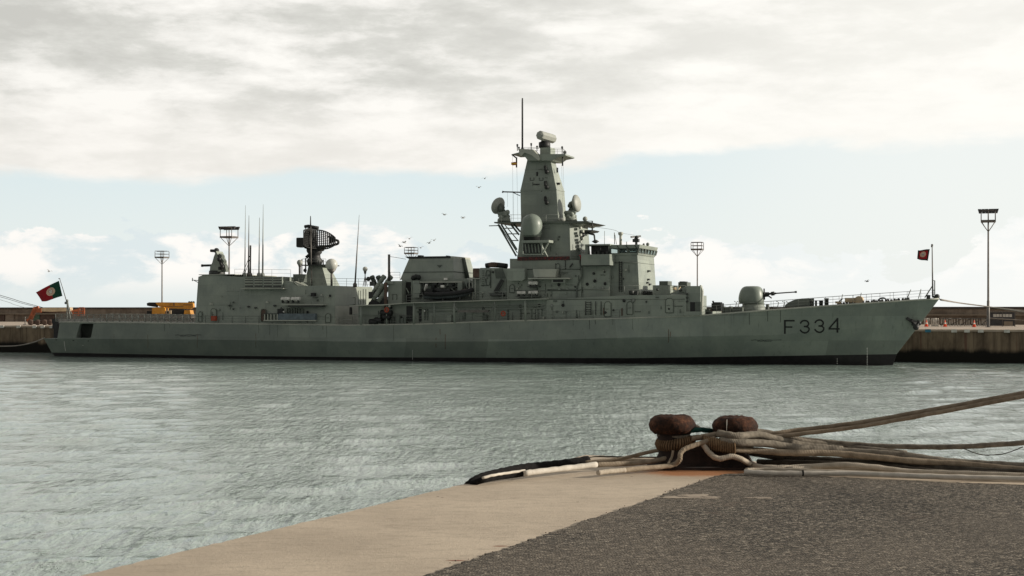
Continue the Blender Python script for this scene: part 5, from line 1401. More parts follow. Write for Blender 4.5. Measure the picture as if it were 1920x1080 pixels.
buoy(663, 571.6, 6.9, 'dull orange lifebuoy under the deck edge above the lit doorway') if False else None
# flags
def flag(name, corners, nx, ny, wave, colour, mats, lab, cat='flag', t0=0.0, emblem=None):
    """corners: hoist top, hoist bottom, fly bottom, fly top in picture points"""
    c = [SP(x, y, t0) for x, y in corners]; base = c[1]
    o = ship_thing(name, base); tag(o, lab, cat)
    def S(u, v, lift=0):
        p_ = c[0].lerp(c[3], u).lerp(c[1].lerp(c[2], u), v)
        w = wave * u * 1.0
        return p_ + Vector((0, .42 * w * sin(u * 7 + v * 1.2) + lift, .25 * w * sin(u * 5.5 + .6 + v)))
    groups = {}
    for i in range(nx):
        for j in range(ny):
            groups.setdefault(colour((i + .5) / nx, (j + .5) / ny), []).append((i, j))
    for m, cells in groups.items():
        mb = MB()
        for i, j in cells:
            for off in (-.008, .008):
                k = mb.add([S(i / nx, j / ny, off), S((i + 1) / nx, j / ny, off), S((i + 1) / nx, (j + 1) / ny, off), S(i / nx, (j + 1) / ny, off)]); mb.face((k, k + 1, k + 2, k + 3), True)
        mb.build('cloth', m, o, origin=base)
    if emblem:
        eu, ev, ru, rv = emblem
        for m, s0, s1, off in (('flag_gold', .0, 1.0, -.03),):
            mb = MB(); n = 28
            def E(k, s_): return S(eu + ru * s_ * cos(2 * pi * k / n), ev + rv * s_ * sin(2 * pi * k / n), off)
            rings_ = [[E(k, s_) for k in range(n)] for s_ in (1.0, .66, .33, .02)]
            mb.loft(rings_, caps=False); mb.build('emblem_sphere', m, o, origin=base)
        mb = MB()                                            # rings of the sphere
        for f in (.8, .5): mb.tube([S(eu + ru * f * cos(a), ev + rv * .8 * sin(a), -.035) for a in [2 * pi * k / 24 for k in range(25)]], .012, 4)
        mb.build('emblem_ring', 'flag_red', o, origin=base)
        shield = [(-.52, -.62), (.52, -.62), (.52, .15), (.35, .5), (0, .72), (-.35, .5), (-.52, .15)]
        for sc, m, off in ((.8, 'flag_red', -.05), (.68, 'flag_white', -.06)):
            mb = MB(); mb.face([mb.add([S(eu + ru * x * sc, ev + rv * y * sc, off)]) for x, y in shield]); mb.build('emblem_shield', m, o, origin=base)
        mb = MB()
        for x, y in ((0, -.28), (-.2, 0), (0, 0), (.2, 0), (0, .28)):
            mb.ball(S(eu + ru * x, ev + rv * y, -.07), .035, 6)
        mb.build('emblem_shields', 'blue_grey', o, origin=base)
    return o
flag('ensign', [(110.5, 526.5), (117, 555), (76, 567), (65.5, 547.5)], 20, 12, .75, lambda u, v: 'flag_green' if u < .41 else 'flag_red', None,
     'large green and red flag flying from the staff at the stern', emblem=(.41, .47, .16, .27))
def nc(u, v): return 'flag_border' if (u < .13 or u > .87 or v < .12 or v > .88) else 'flag_red'
flag('jack', [(1743.3, 467), (1739.8, 489), (1719.5, 486), (1721, 469)], 16, 16, .25, nc, None, 'small square red flag with dark green border at the bow', emblem=(.52, .45, .25, .26))
flag('courtesy_flag', [(968.5, 304), (968.5, 310), (957.5, 309), (958, 303.5)], 6, 8, .4, lambda u, v: 'flag_yellow' if .25 < v < .75 else 'flag_red', None, 'tiny red and yellow flag hoisted at the left of the masthead', t0=1.2)

# mooring lines of the ship
def line(name, pts, r, m, lab, cat='mooring rope', group=None):
    b = Vector(pts[0]); mb = MB(); mb.tube(smooth_path(pts, 8), r, 6); o = mb.build(name, m, None, origin=b); o.location = b; tag(o, lab, cat, group); return o
simple('line_grey', (.30, .27, .24), .9); simple('line_dark', (.09, .08, .075), .9)
b0 = W(SP(1761, 561, 0)); e0 = Q(qpx(2150, 1), 1, FAR_Z + .4)
def sag(a, b, s, n=10): return [a.lerp(b, i / n) - Vector((0, 0, s * 4 * (i / n) * (1 - i / n))) for i in range(n + 1)]
line('mooring_rope', [at(1762, 561, b0.y), at(1800, 568, b0.y + 2), at(1853, 575, b0.y + 3), at(1920, 585, b0.y + 3), at(2000, 600, b0.y + 2), at(2080, 612, b0.y)], .075, 'line_grey', 'pale mooring rope running down to the right from the tip of the bow', group='ship mooring ropes')
line('mooring_rope', [at(1763, 563, b0.y - .3), at(1810, 570, b0.y + 2), at(1870, 577, b0.y + 3), at(1930, 583, b0.y + 3), at(2040, 590, b0.y + 2)], .05, 'line_grey', 'thinner upper mooring rope from the bow, flatter towards the right', group='ship mooring ropes')
line('mooring_rope', [at(1852, 596, 200), at(1880, 598, 199), at(1920, 600.5, 198), at(1990, 608, 194)], .06, 'line_grey', 'slack rope beside the grey board on the far quay', group='ship mooring ropes')
s0 = W(SP(83, 634, 3)); line('mooring_rope', [at(84, 633.5, s0.y), at(65, 641, s0.y + 1), at(40, 647, s0.y + 2), at(15, 649, s0.y + 3), at(-20, 648, s0.y + 4), at(-90, 640, s0.y + 6)], .085, 'line_grey', 'slack pale rope drooping from the low corner of the stern to the left', group='ship mooring ropes')
for i, (y0, y1, r_, lb) in enumerate(((553.5, 577, .045, 'uppermost thin dark cable slanting down at the left edge above the wall'), (556.5, 577.5, .035, 'middle thin dark cable slanting down at the left edge'), (562, 577.8, .025, 'lowest and thinnest cable slanting down at the left edge'))):
    x1 = (82, 76, 50)[i]
    line('cable', [at(-160, y0 - 44, 226), at(0, y0, 226), at(x1 * .5, (y0 * .48 + y1 * .52) + .3, 226), at(x1, y1, 226)], r_, 'line_dark', lb, 'cable', 'thin cables at the left')

# ------------------------------------------------------------------ far quay furniture
def lamp_mast(px, Y_, ytop, head, label, lamps=True, hw=.97, zb=FAR_Z, hh_=None):
    c = at(px, 600, Y_); c.z = zb; o = empty('floodlight_mast', c, -QA); tag(o, label, 'floodlight mast', 'floodlight masts on the quay')
    H = at(px, ytop, Y_).z - zb; P = at(px, head, Y_).z - zb
    s_ = hw
    mb = MB(); mb.lathe((0, 0, 0), [(.45, 0), (.45, .06), (.2, .08), (.19, 3.6), (.15, 3.75), (.11, P - 1.2), (.10, P)], 10); mb.build('pole', 'galv', o)
    mb = MB()
    mb.box(-s_, s_, -s_, s_, P - .16, P + .12)
    for a in (-1, 1):
        for b in (-1, 1):
            mb.tube([(0, 0, P - 1.5), (a * s_ * .5, b * s_ * .5, P - .75), (a * s_ * .95, b * s_ * .95, P - .05)], .05, 5)
            mb.tube([(a * s_ * .95, b * s_ * .95, P), (a * s_ * .95, b * s_ * .95, H - .15)], .065, 5)
    for a in (-1, 1):
        for zz in (H - .2,) if lamps else (H - .05, (H + P) / 2):
            mb.tube([(-s_ * .95, a * s_ * .95, zz), (s_ * .95, a * s_ * .95, zz)], .055, 5); mb.tube([(a * s_ * .95, -s_ * .95, zz), (a * s_ * .95, s_ * .95, zz)], .04, 5)
    mb.tube([(0, 0, P), (0, 0, H)], .08, 6)
    mb.build('head_frame', 'galv', o)
    if lamps:
        for k, x in enumerate((-1.02, -.55, .55, 1.02) if False else (-1.05, -.62, -.2, .25, .65, 1.05)):
            for y in (-.75, .75):
                mb = MB(); w = .19
                mb.loft([[(x * s_ - w, y - .1, H - .52), (x * s_ + w, y - .1, H - .52), (x * s_ + w, y + .1, H - .52), (x * s_ - w, y + .1, H - .52)], [(x * s_ * 1.12 - w * 1.15, y - .2, H), (x * s_ * 1.12 + w * 1.15, y - .2, H), (x * s_ * 1.12 + w * 1.15, y + .2, H), (x * s_ * 1.12 - w * 1.15, y + .2, H)]])
                mb.build('lamp', 'lamp_grey', o)
    else:
        mb = MB(); mb.box(-s_ * 1.05, s_ * 1.05, -s_ * .2, s_ * .2, H - .14, H); mb.build('lamp_bar', 'lamp_grey', o)
    return o
lamp_mast(1853, 197, 392.5, 414.5, 'tall floodlight mast standing clear on the quay right of the bow', hw=.98)
lamp_mast(429.6, 237, 425, 444.5, 'floodlight mast with dark lamps rising behind the hangar roof gun', hw=1.12)
lamp_mast(303.8, 300, 470.5, 482.5, 'floodlight mast behind the yellow crane, shortest looking on the left', False, hw=1.1)
lamp_mast(771, 300, 463.5, 475, 'floodlight mast head showing just over the funnel', False, hw=1.15)
lamp_mast(1307.5, 291, 454, 467.5, 'floodlight mast between the bridge and the gun', False, hw=1.15)

# traffic cones
def cone(px, v, lab):
    u = qpx(px, v); o = empty('traffic_cone', Q(u, v, FAR_Z), -QA); tag(o, lab, 'traffic cone', 'orange cones on the far quay')
    mb = MB(); mb.box(-.28, .28, -.28, .28, 0, .06); mb.build('cone_base', 'cone_orange', o)
    mb = MB(); mb.lathe((0, 0, .06), [(.24, 0), (.05, .85), (.04, .92)], 14); mb.build('cone_body', 'cone_orange', o)
    mb = MB(); mb.lathe((0, 0, .4), [(.167, 0), (.122, .2)], 14); mb.build('cone_band', 'flag_white', o)
cone(1737, 28, 'orange cone nearest the bow anchor, leftmost of three'); cone(1772, 28, 'orange cone in the middle of the row of three'); cone(1826.5, 26, 'orange cone nearest the lamp mast, rightmost of three')
# wrapped white fence stacks and drums behind the cones
simple('wrap', (.60, .54, .46), .9, var=.3, scale=2.5)
def wrapped(px, w, kind, lab):
    v = 34.0; u = qpx(px, v); o = empty('wrapped_bale' if kind else 'barrier_stack', Q(u, v, FAR_Z), -QA)
    tag(o, lab, 'bale' if kind else 'barrier stack', 'pale bales' if kind else 'stacks of barriers on the quay')
    if kind:
        mb = MB(); mb.lathe((-w / 2, 0, .62), [(.35, 0), (.56, .08), (.6, w / 2), (.56, w - .08), (.35, w)], 14, axis=(1, 0, 0)); mb.box(-w / 2 + .05, w / 2 - .05, -.55, .55, 0, .6); mb.build('wrapping', 'wrap', o)
        mb = MB()
        for k in range(3): mb.lathe((-w / 2 + w * (k + .5) / 3, 0, .62), [(.605, 0), (.605, .05)], 14, axis=(1, 0, 0))
        mb.build('band', 'brown', o)
    else:
        mb = MB(); n = max(4, int(w / .33))
        for k in range(n):
            x = -w / 2 + w * (k + .5) / n; mb.bar((x, 0, .05), (x + random.uniform(-.08, .08), 0, 1.18), .10, 1.0)
        mb.build('barrier_panels', 'pallet_grey', o)
        mb = MB(); mb.tube([(-w / 2, -.55, 1.12), (w / 2, -.55, 1.12)], .06, 5); mb.tube([(-w / 2, -.55, .2), (w / 2, -.55, .2)], .06, 5); mb.tube([(-w / 2, -.56, .2), (w / 2, -.56, 1.1)], .04, 5); mb.build('barrier_rail', 'galv', o)
for a_ in ((1738, .8, 1, 'small rounded pale bale behind the leftmost cone'), (1753, 1.15, 1, 'larger rounded pale bale right of the leftmost cone'), (1773, 1.6, 0, 'stack of pale barriers behind the middle cone'), (1793, 1.5, 0, 'stack of pale barriers between the middle and right cones'), (1810.5, 1.3, 0, 'stack of pale barriers just left of the rightmost cone'), (1830, 1.5, 0, 'stack of pale barriers behind the rightmost cone'), (1846, .9, 0, 'narrow stack of pale barriers beside the lamp mast foot')): wrapped(*a_)
# grey notice board / cabin
v = 33; u0, u1 = qpx(1856, v), qpx(1903, v); zt = at(1880, 585.5, 215).z
nb = empty('glazed_shelter', Q((u0 + u1) / 2, v, FAR_Z), -QA); tag(nb, 'low grey shelter with a row of small panes on the quay, far right', 'shelter'); w = (u1 - u0) / 2; h_ = zt - FAR_Z
mb = MB(); mb.box(-w, w, 0, 1.2, .1, h_); mb.build('shelter_wall', 'lamp_grey', nb)
mb = MB(); mb.box(-w - .15, w + .15, -.25, 1.4, h_, h_ + .1); mb.build('shelter_roof', 'galv', nb)
for k in range(6):
    mb = MB(); x = -w + .45 + k * (2 * w - .8) / 6; mb.box(x, x + .38, -.03, .02, h_ * .68, h_ * .88); mb.build('shelter_pane', 'quay_white', nb)
mb = MB()
for x in (-w, 0, w): mb.bar((x, -.06, 0), (x, -.06, h_), .12)
mb.bar((-w, -.06, h_ * .5), (w, -.06, h_ * .5), .07); mb.build('shelter_post', 'galv', nb)
mb = MB(); mb.box(.2, 1.4, -.12, -.04, .15, .75); mb.build('notice_panel', 'wall_ledge', nb)

# yellow mobile crane
cv = 24.0
def cq(px, py, y_=226.0): 
    p_ = at(px, py, y_); return p_
cr_o = at(322, 605, 226); cr_o.z = FAR_Z
crane = empty('mobile_crane', cr_o, 0); tag(crane, 'yellow mobile crane with telescopic boom folded flat behind the flight deck', 'crane')
def cxz(px, py): p_ = at(px, py, 226); return p_.x - cr_o.x, p_.z - cr_o.z
def cbox(mb, x0, y0, x1, y1, ya, yb):
    a = cxz(x0, y1); b = cxz(x1, y0); return mb.box(a[0], b[0], ya, yb, a[1], b[1])
def cpoly(mb, pts, ya, yb):
    P_ = [cxz(*p_) for p_ in pts]; return mb.loft([[(x, ya, z) for x, z in P_], [(x, yb, z) for x, z in P_]])
mb = MB(); cpoly(mb, [(293, 568), (298, 566.8), (363, 567.2), (364, 576), (357, 579.5), (315, 578), (300, 575)], -.6, .6); bm_ = mb.build('boom', 'yellow', crane)
mb = MB(); cbox(mb, 327, 567.5, 329, 573, -.63, .63); cbox(mb, 345, 571, 363, 572, -.62, .62); cbox(mb, 308, 574.2, 345, 575, -.62, .62); mb.build('boom_band', 'brown', bm_)
mb = MB(); cpoly(mb, [(276.5, 568.5), (281, 567), (296, 567), (295, 576), (281, 574), (277, 573)], -.45, .45); mb.build('boom_head', 'dull_black', bm_)
for k in range(3): mb = MB(); a_ = cxz(355 + k * 4, 567); mb.ball((a_[0], 0, a_[1]), .2, 8); mb.build('pulley', 'dull_black', bm_)
mb = MB(); cpoly(mb, [(288.5, 588.5), (288.5, 577), (300, 576), (310, 575.5), (313, 578), (313, 588.5)], -1.2, 1.2); mb.build('counterweight', 'yellow', crane)
mb = MB(); cpoly(mb, [(348, 590), (349, 581.5), (359, 581.5), (361, 590)], -1.2, 1.2); mb.build('front_cab', 'yellow', crane)
mb = MB(); cbox(mb, 315, 582, 324, 588.5, -1.15, -.3); mb.build('operator_cab', 'beige', crane)
mb = MB(); cbox(mb, 316.5, 583.5, 320, 588, -1.2, -1.14); cbox(mb, 278, 583, 288, 589, -.9, .9); cbox(mb, 324, 580, 348, 589, -.9, .9); mb.build('engine_cover', 'dull_black', crane)
mb = MB(); cbox(mb, 279, 589, 362, 597, -1.25, 1.25); mb.build('chassis', 'galv', crane)
for x in (288, 302, 330, 344, 356):
    wc = cxz(x, 599)
    for y_ in (-1.2, 1.0):
        mb = MB(); mb.lathe((wc[0], y_, .55), [(.3, -.15), (.55, -.15), (.55, .15), (.3, .15)], 16, axis=(0, 1, 0)); mb.build('wheel', 'rubber', crane)
# orange boom lift folded by the wall at the left
bl_o = at(98, 604, 224); bl_o.z = FAR_Z
bl = empty('boom_lift', bl_o, 0); tag(bl, 'orange loading crane with a pale boom laid flat behind the stern flag', 'crane')
def lx(px, py): p_ = at(px, py, 224); return (p_.x - bl_o.x, 0, p_.z - bl_o.z)
mb = MB(); mb.bar(lx(55, 604), lx(66, 579), .55, .6); mb.bar(lx(53, 604), lx(60, 601), .9, .9); mb.bar(lx(64, 580), lx(73, 578), .5, .7); mb.build('lift_column', 'crane_orange', bl)
mb = MB(); mb.box(lx(71, 0)[0], lx(80, 0)[0], -.8, .8, lx(0, 586)[2], lx(0, 578)[2]); mb.build('lift_turntable', 'crane_orange', bl)
mb = MB(); mb.loft([[(lx(x, 0)[0], y_, lx(0, yy)[2]) for x, yy in ((78, 578), (90, 576.6), (134, 576.6), (134, 583.5), (96, 584.5), (78, 584))] for y_ in (-.7, .7)]); mb.build('pale_cover', 'beige', bl)
mb = MB()
for k in range(9): mb.tube([lx(80 + k * 6.5, 585), lx(83 + k * 6.5, 578)], .035, 4)
mb.tube([lx(76, 585.5), lx(136, 584.5)], .12, 5); mb.build('boom_lattice', 'brown', bl)
mb = MB()
for x in (137, 147, 155, 158): mb.bar(lx(x, 592), lx(x, 576.5 if x > 140 else 583), .16)
for y_ in (584, 588, 592): mb.bar(lx(137, y_), lx(158, y_ - .5), .15)
mb.bar(lx(134, 584), lx(150, 580), .3); mb.bar(lx(149, 577), lx(157, 577), .2); mb.bar(lx(138, 598), lx(140, 590), .2); mb.build('work_basket', 'crane_orange', bl)
mb = MB(); mb.box(lx(58, 0)[0], lx(100, 0)[0], -1, 1, .15, .7)
for x in (62, 75, 88, 98): mb.lathe((lx(x, 0)[0], -1.1, .45), [(.2, -.15), (.45, -.15), (.45, .15), (.2, .15)], 12, axis=(0, 1, 0))
mb.build('lift_chassis', 'brown', bl)
# small lamp post base by the shed
o_ = at(47, 604, 226); o_.z = FAR_Z; mb = MB(); mb.lathe(o_, [(.4, 0), (.4, .08), (.08, .1), (.07, 1.1), (.1, 1.3)], 8)
ob = mb.build('bollard_post', 'galv', None, origin=o_); ob.location = o_; tag(ob, 'short grey post on a round foot beside the orange crane', 'post')

# ------------------------------------------------------------------ gulls
gulls = [(833, 403, 150, 'gull gliding alone left of the lower mast'), (898, 352, 150, 'gull flying above the others, left of the mast'), (909, 335, 165, 'highest small gull, close left of the masthead'), (868, 409, 150, 'gull nearest to the left tracking radar, low'), (768, 448, 140, 'gull right above the mast head behind the funnel'), (758, 455, 150, 'middle gull of the slanting row above the funnel'), (750, 462, 150, 'lowest gull of the slanting row above the funnel'), (814, 451, 150, 'gull right of the mast head behind the funnel'), (805, 456, 160, 'gull just lower left of the one over the funnel right end'), (789, 465, 150, 'gull lowest over the funnel'), (92, 509, 150, 'gull just above the big stern flag'), (1626, 528, 150, 'gull over the foredeck, near the red bow flag')]
for i, (x, y, Y_, lab) in enumerate(gulls):
    c = at(x, y, Y_); o = MB(); s_ = .44; bk = random.uniform(-.6, .6)
    o.tube([(-.22, 0, 0), (-.1, 0, .02), (.08, 0, .02), (.22, 0, 0)], [.02, .07, .06, .02], 6)
    for sg in (-1, 1):
        k = o.add([(-.09, 0, .03), (.1, 0, .03), (.10, sg * s_ * .5, .16), (-.04, sg * s_ * .5, .16), (-.02, sg * s_, .05)]); o.face((k, k + 1, k + 2, k + 3)); o.face((k + 3, k + 2, k + 4))
    ob = o.build('gull', 'gull', None); ob.location = c; ob.rotation_euler = (bk * .5, random.uniform(-.2, .2), R(random.uniform(30, 150))); tag(ob, lab, 'bird', 'gulls in flight')

# ------------------------------------------------------------------ bollards and ropes in the foreground
def rope_mat(name, c1, c2, tw=34.0, strands=3.0, bump=.4):
    m, nt, b = new_mat(name)
    uv = nt.add('ShaderNodeTexCoord').outputs['UV']; t = nt.add('ShaderNodeTexCoord').outputs['Object']
    sp = nt.add('ShaderNodeSeparateXYZ'); nt.put(sp.inputs[0], uv)
    ph = nt.math('ADD', nt.math('MULTIPLY', sp.outputs[0], strands), nt.math('MULTIPLY', sp.outputs[1], tw))
    w = nt.math('ABSOLUTE', nt.math('SINE', nt.math('MULTIPLY', ph, pi)))
    n = nt.noise(t, 9, 6, .65); n2 = nt.noise(t, 80, 3, .6)
    c = nt.mix(nt.smooth(n, .3, .7), c1, c2)
    c = nt.mix(nt.math('MULTIPLY', nt.math('SUBTRACT', 1.0, nt.smooth(w, 0, .45)), .28), c, tuple(x * .35 for x in c1))
    c = nt.mix(nt.math('MULTIPLY', nt.smooth(n2, .55, .7), .35), c, tuple(x * .5 for x in c1))
    nt.put(b.inputs['Base Color'], c); b.inputs['Roughness'].default_value = .95; b.inputs['Specular IOR Level'].default_value = .1
    bn = nt.add('ShaderNodeBump'); bn.inputs['Strength'].default_value = bump; bn.inputs['Distance'].default_value = .012
    nt.put(bn.inputs['Height'], nt.math('ADD', w, nt.math('MULTIPLY', n2, .5))); nt.l.new(bn.outputs[0], b.inputs['Normal'])
rope_mat('rope_tan', (.20, .158, .115), (.34, .275, .205), 55, 4); rope_mat('rope_grey', (.12, .103, .083), (.27, .235, .19), 60, 4)
rope_mat('rope_pale', (.36, .31, .245), (.50, .43, .35), 48, 4, bump=.3); rope_mat('rope_white', (.55, .50, .43), (.72, .66, .58), 0, 0, bump=.2)
rope_mat('rope_green', (.008, .035, .03), (.02, .07, .058), 40); rope_mat('rope_dark', (.04, .034, .028), (.09, .077, .062), 50, 4)
rope_mat('rope_coil', (.15, .095, .055), (.27, .18, .105), 0, 1); rope_mat('coil_core', (.05, .034, .022), (.09, .06, .04), 0, 1)
simple('sleeve', (.010, .009, .009), .95, var=.5, scale=30, bump=.8, spec=.1)
def rust_mat():
    m, nt, b = new_mat('rust')
    t = nt.add('ShaderNodeTexCoord').outputs['Object']
    n = nt.noise(t, 6, 8, .68); n2 = nt.noise(t, 28, 6, .7); n3 = nt.noise(nt.scale(t, (1, 1, .3)), 16, 5, .7)
    c = nt.ramp(nt.math('MULTIPLY_ADD', n2, .45, nt.math('MULTIPLY', n, .6)), [(.42, (.011, .006, .0045)), (.52, (.034, .015, .009)), (.60, (.075, .030, .016)), (.73, (.19, .09, .048))])
    c = nt.mix(nt.math('MULTIPLY', nt.smooth(n3, .60, .75), .5), c, (.022, .012, .010))
    nt.put(b.inputs['Base Color'], c); b.inputs['Roughness'].default_value = .85; b.inputs['Specular IOR Level'].default_value = .2
    bn = nt.add('ShaderNodeBump'); bn.inputs['Strength'].default_value = .8; bn.inputs['Distance'].default_value = .012
    nt.put(bn.inputs['Height'], nt.math('ADD', n2, n)); nt.l.new(bn.outputs[0], b.inputs['Normal'])
rust_mat()
simple('old_iron', (.022, .012, .009), .9, var=.5, scale=8, bump=.5)
BY = 16.25
M_ = BY / FPX                           # metres per photo pixel at the bollards
def bollard(px, ytop, w, lab, seed):
    c = at(px, 876, BY); c.z = QUAY_Z; o = empty('mooring_bollard', c, 0); tag(o, lab, 'bollard', 'rusty mooring bollards')
    rnd = random.Random(seed)
    top = at(px, ytop, BY).z - QUAY_Z; r_ = w / 2 * M_; hcap = 35 * M_
    prof = [(.02, top - .012), (r_ * .50, top - .004), (r_ * .74, top - hcap * .09), (r_ * .91, top - hcap * .27), (r_, top - hcap * .52), (r_ * .94, top - hcap * .78), (r_ * .80, top - hcap * .95), (r_ * .64, top - hcap)]
    mb = MB(); n = 40; rings = []
    for rr, z in prof:
        rings.append([(rr * cos(2 * pi * k / n) * (1 + .018 * rnd.gauss(0, 1)), rr * sin(2 * pi * k / n) * 1.0, z + .005 * rnd.gauss(0, 1)) for k in range(n)])
    mb.loft(rings, True); mb.build('bollard_cap', 'rust', o)
    mb = MB(); mb.lathe((0, 0, 0), [(r_ * .66, top - hcap * .98), (r_ * .60, top - hcap * 1.4), (r_ * .58, .16), (r_ * .75, .07), (r_ * 1.05, .035), (r_ * 1.10, 0)], 32); mb.build('bollard_post', 'old_iron', o)
    return o
bollard(1260.5, 777.5, 89, 'rusty mushroom bollard on the left, above a thick coil of brown cord', 1)
bollard(1378.5, 780, 86, 'rusty mushroom bollard on the right with a white streak, ropes leading right', 2)
q_ = at(1363.5, 795, BY - .245)
mb = MB(); mb.loft([[at(1363 + dx, y, BY - .25) for dx, y in ((-.9, 787), (1, 786), (.8, 792), (-.4, 808), (-1.0, 808))], [at(1363 + dx, y, BY - .22) for dx, y in ((-.9, 787), (1, 786), (.8, 792), (-.4, 808), (-1.0, 808))]])
st_ = mb.build('bird_dropping', 'flag_white', bpy.data.objects['mooring_bollard.001'], origin=bpy.data.objects['mooring_bollard.001'].location)
# dark iron foot plate; raised black block also models shade between the bollards
c = at(1320, 876, BY); c.z = QUAY_Z
mb = MB(); mb.loft([[(x, y, z) for x, y in ((-.56, -.30), (.58, -.30), (.66, 0), (.58, .32), (-.56, .32), (-.62, 0))] for z in (0, .03)]); mb.loft([[(x * s_, y * s_, z) for x, y in ((-.40, -.18), (.36, -.18), (.40, .2), (-.40, .2))] for z, s_ in ((.03, 1.0), (.20, .8), (.26, .6))])
fp = mb.build('plate_and_shade', 'old_iron', None); fp.location = c; tag(fp, 'dark rusty iron foot plate under both bollards, with their shade modelled as a dark block', 'foot plate')

def rope(name, pts, r_px, mat, lab, k=6, n=10, group='mooring ropes round the bollards', kids=(), grp=True):
    """pts: (px, py, distance); radius in photo pixels at the bollards"""
    P_ = smooth_path([at(x, y, d_) for x, y, d_ in pts], k); b = P_[0].copy()
    if pts[-1][0] >= 2000:                                # carry on to the ship moored out of frame on the right
        dd = P_[-1] - P_[-2]
        if pts[-1][1] > 850: dd.z = 0
        dd.normalize(); P_ += [P_[-1] + dd * q for q in (2, 6, 12, 24)]
    mb = MB(); rr = r_px * M_ * (.86 if name == 'hawser' else .92)
    jr = random.Random(int(pts[0][0] * 7 + pts[0][1])); P_ = [q + Vector((0, 0, jr.uniform(-.35, .35) * M_)) if 0 < i < len(P_) - 1 else q for i, q in enumerate(P_)]
    rl = [rr * (1 + .04 * sin(i * 1.7) + jr.uniform(-.04, .04)) for i in range(len(P_))]
    mb.tube(P_, rl, n, uvs=True); o = mb.build(name, mat, None, origin=b); o.location = b
    tag(o, lab, 'rope', group if grp else None)
    return o, P_, b
def gy(y, lift=0.0):
    """distance at which a picture row meets the near quay, raised by lift metres"""
    return (QUAY_Z + lift - EYE) / ((HY - y) / FPX)
# taut pair going up to the right
rope('rope', [(1385, 822, BY + .15), (1452, 812.5, 16.3), (1500, 806, 16.3), (1560, 799, 16.2), (1640, 787.5, 16.1), (1760, 766, 15.9), (1920, 736.5, 15.6), (2200, 683, 15.0)], 4.6, 'rope_tan', 'taut tan rope rising to the right, upper one of the pair')
rope('rope', [(1400, 824, BY + .05), (1478, 816, 16.2), (1540, 809, 16.15), (1600, 801.5, 16.1), (1660, 791.5, 16.0), (1760, 773, 15.85), (1920, 743, 15.5), (2200, 690, 14.9)], 4.4, 'rope_tan', 'taut tan rope rising to the right, lower one of the pair')
# dark nearly level rope with a loose loop
rope('rope', [(1440, 815, 16.5), (1495, 823, 16.5), (1560, 829.5, 16.4), (1640, 836, 16.3), (1720, 838, 16.2), (1800, 837.5, 16.1), (1860, 834, 16.0), (1920, 830, 15.9), (2100, 814, 15.5)], 5.4, 'rope_grey', 'dull grey rope running almost level to the right edge below the taut pair')
rope('cord', [(1806, 841, 16.05), (1830, 850, 16.05), (1852, 853.5, 16.05), (1885, 850, 16.0), (1918, 838, 15.95)], 1.0, 'rope_dark', 'thin dark cord hanging in a loop under the level rope', n=6, grp=False)
# thick hawsers from the right bollard
rope('hawser', [(1345, 812, BY - .25), (1380, 818, BY - .32), (1420, 815, BY - .15), (1470, 827, 16.2), (1520, 837, 16.3), (1580, 843, 16.3)], 8.2, 'rope_grey', 'thick frayed grey hawser from under the right bollard cap, topmost', 7, 14)
rope('hawser', [(1395, 806, BY + .12), (1440, 811, BY + .2), (1490, 824, 16.35), (1550, 833, 16.4), (1620, 841, 16.3), (1700, 850, 16.1)], 6.0, 'rope_grey', 'grey hawser leaving behind the right bollard cap', 7, 12)
rope('hawser', [(1350, 826, BY - .3), (1385, 830, BY - .33), (1440, 832, BY - .2), (1500, 841, 16.1), (1580, 846, 16.1), (1640, 850, 16.0), (1700, 855, 15.9), (1760, 864, 15.8), (1830, 870, 15.7), (1920, 875, 15.5), (2100, 884, 15.2)], 8.6, 'rope_grey', 'thickest grey hawser sweeping low to the right edge', 7, 14)
rope('hawser', [(1372, 842, BY - .3), (1420, 845, BY - .2), (1480, 849, 16.0), (1560, 850, 16.0), (1640, 857, 15.9), (1720, 865, 15.8), (1800, 870, 15.7), (1920, 881, 15.4), (2100, 892, 15.1)], 7.0, 'rope_tan', 'tan hawser just below the thickest one', 7, 12)
rope('hawser', [(1405, 848, BY + .1), (1470, 858, 16.35), (1540, 863, 16.2), (1620, 866, 16.1), (1700, 872, 15.9), (1780, 880, 15.7), (1920, 887, 15.3), (2100, 897, 14.9)], 7.5, 'rope_dark', 'dark hawser under the others near the ground', 7, 12)
rope('hawser', [(1420, 866, BY + .2), (1500, 868, 16.2), (1580, 870, 16.1), (1660, 874, 15.9), (1750, 884, 15.6), (1920, 890, 15.3), (2100, 900, 14.9)], 6.0, 'rope_dark', 'darkest rope lying on the quay behind the pale ones', 7, 12)
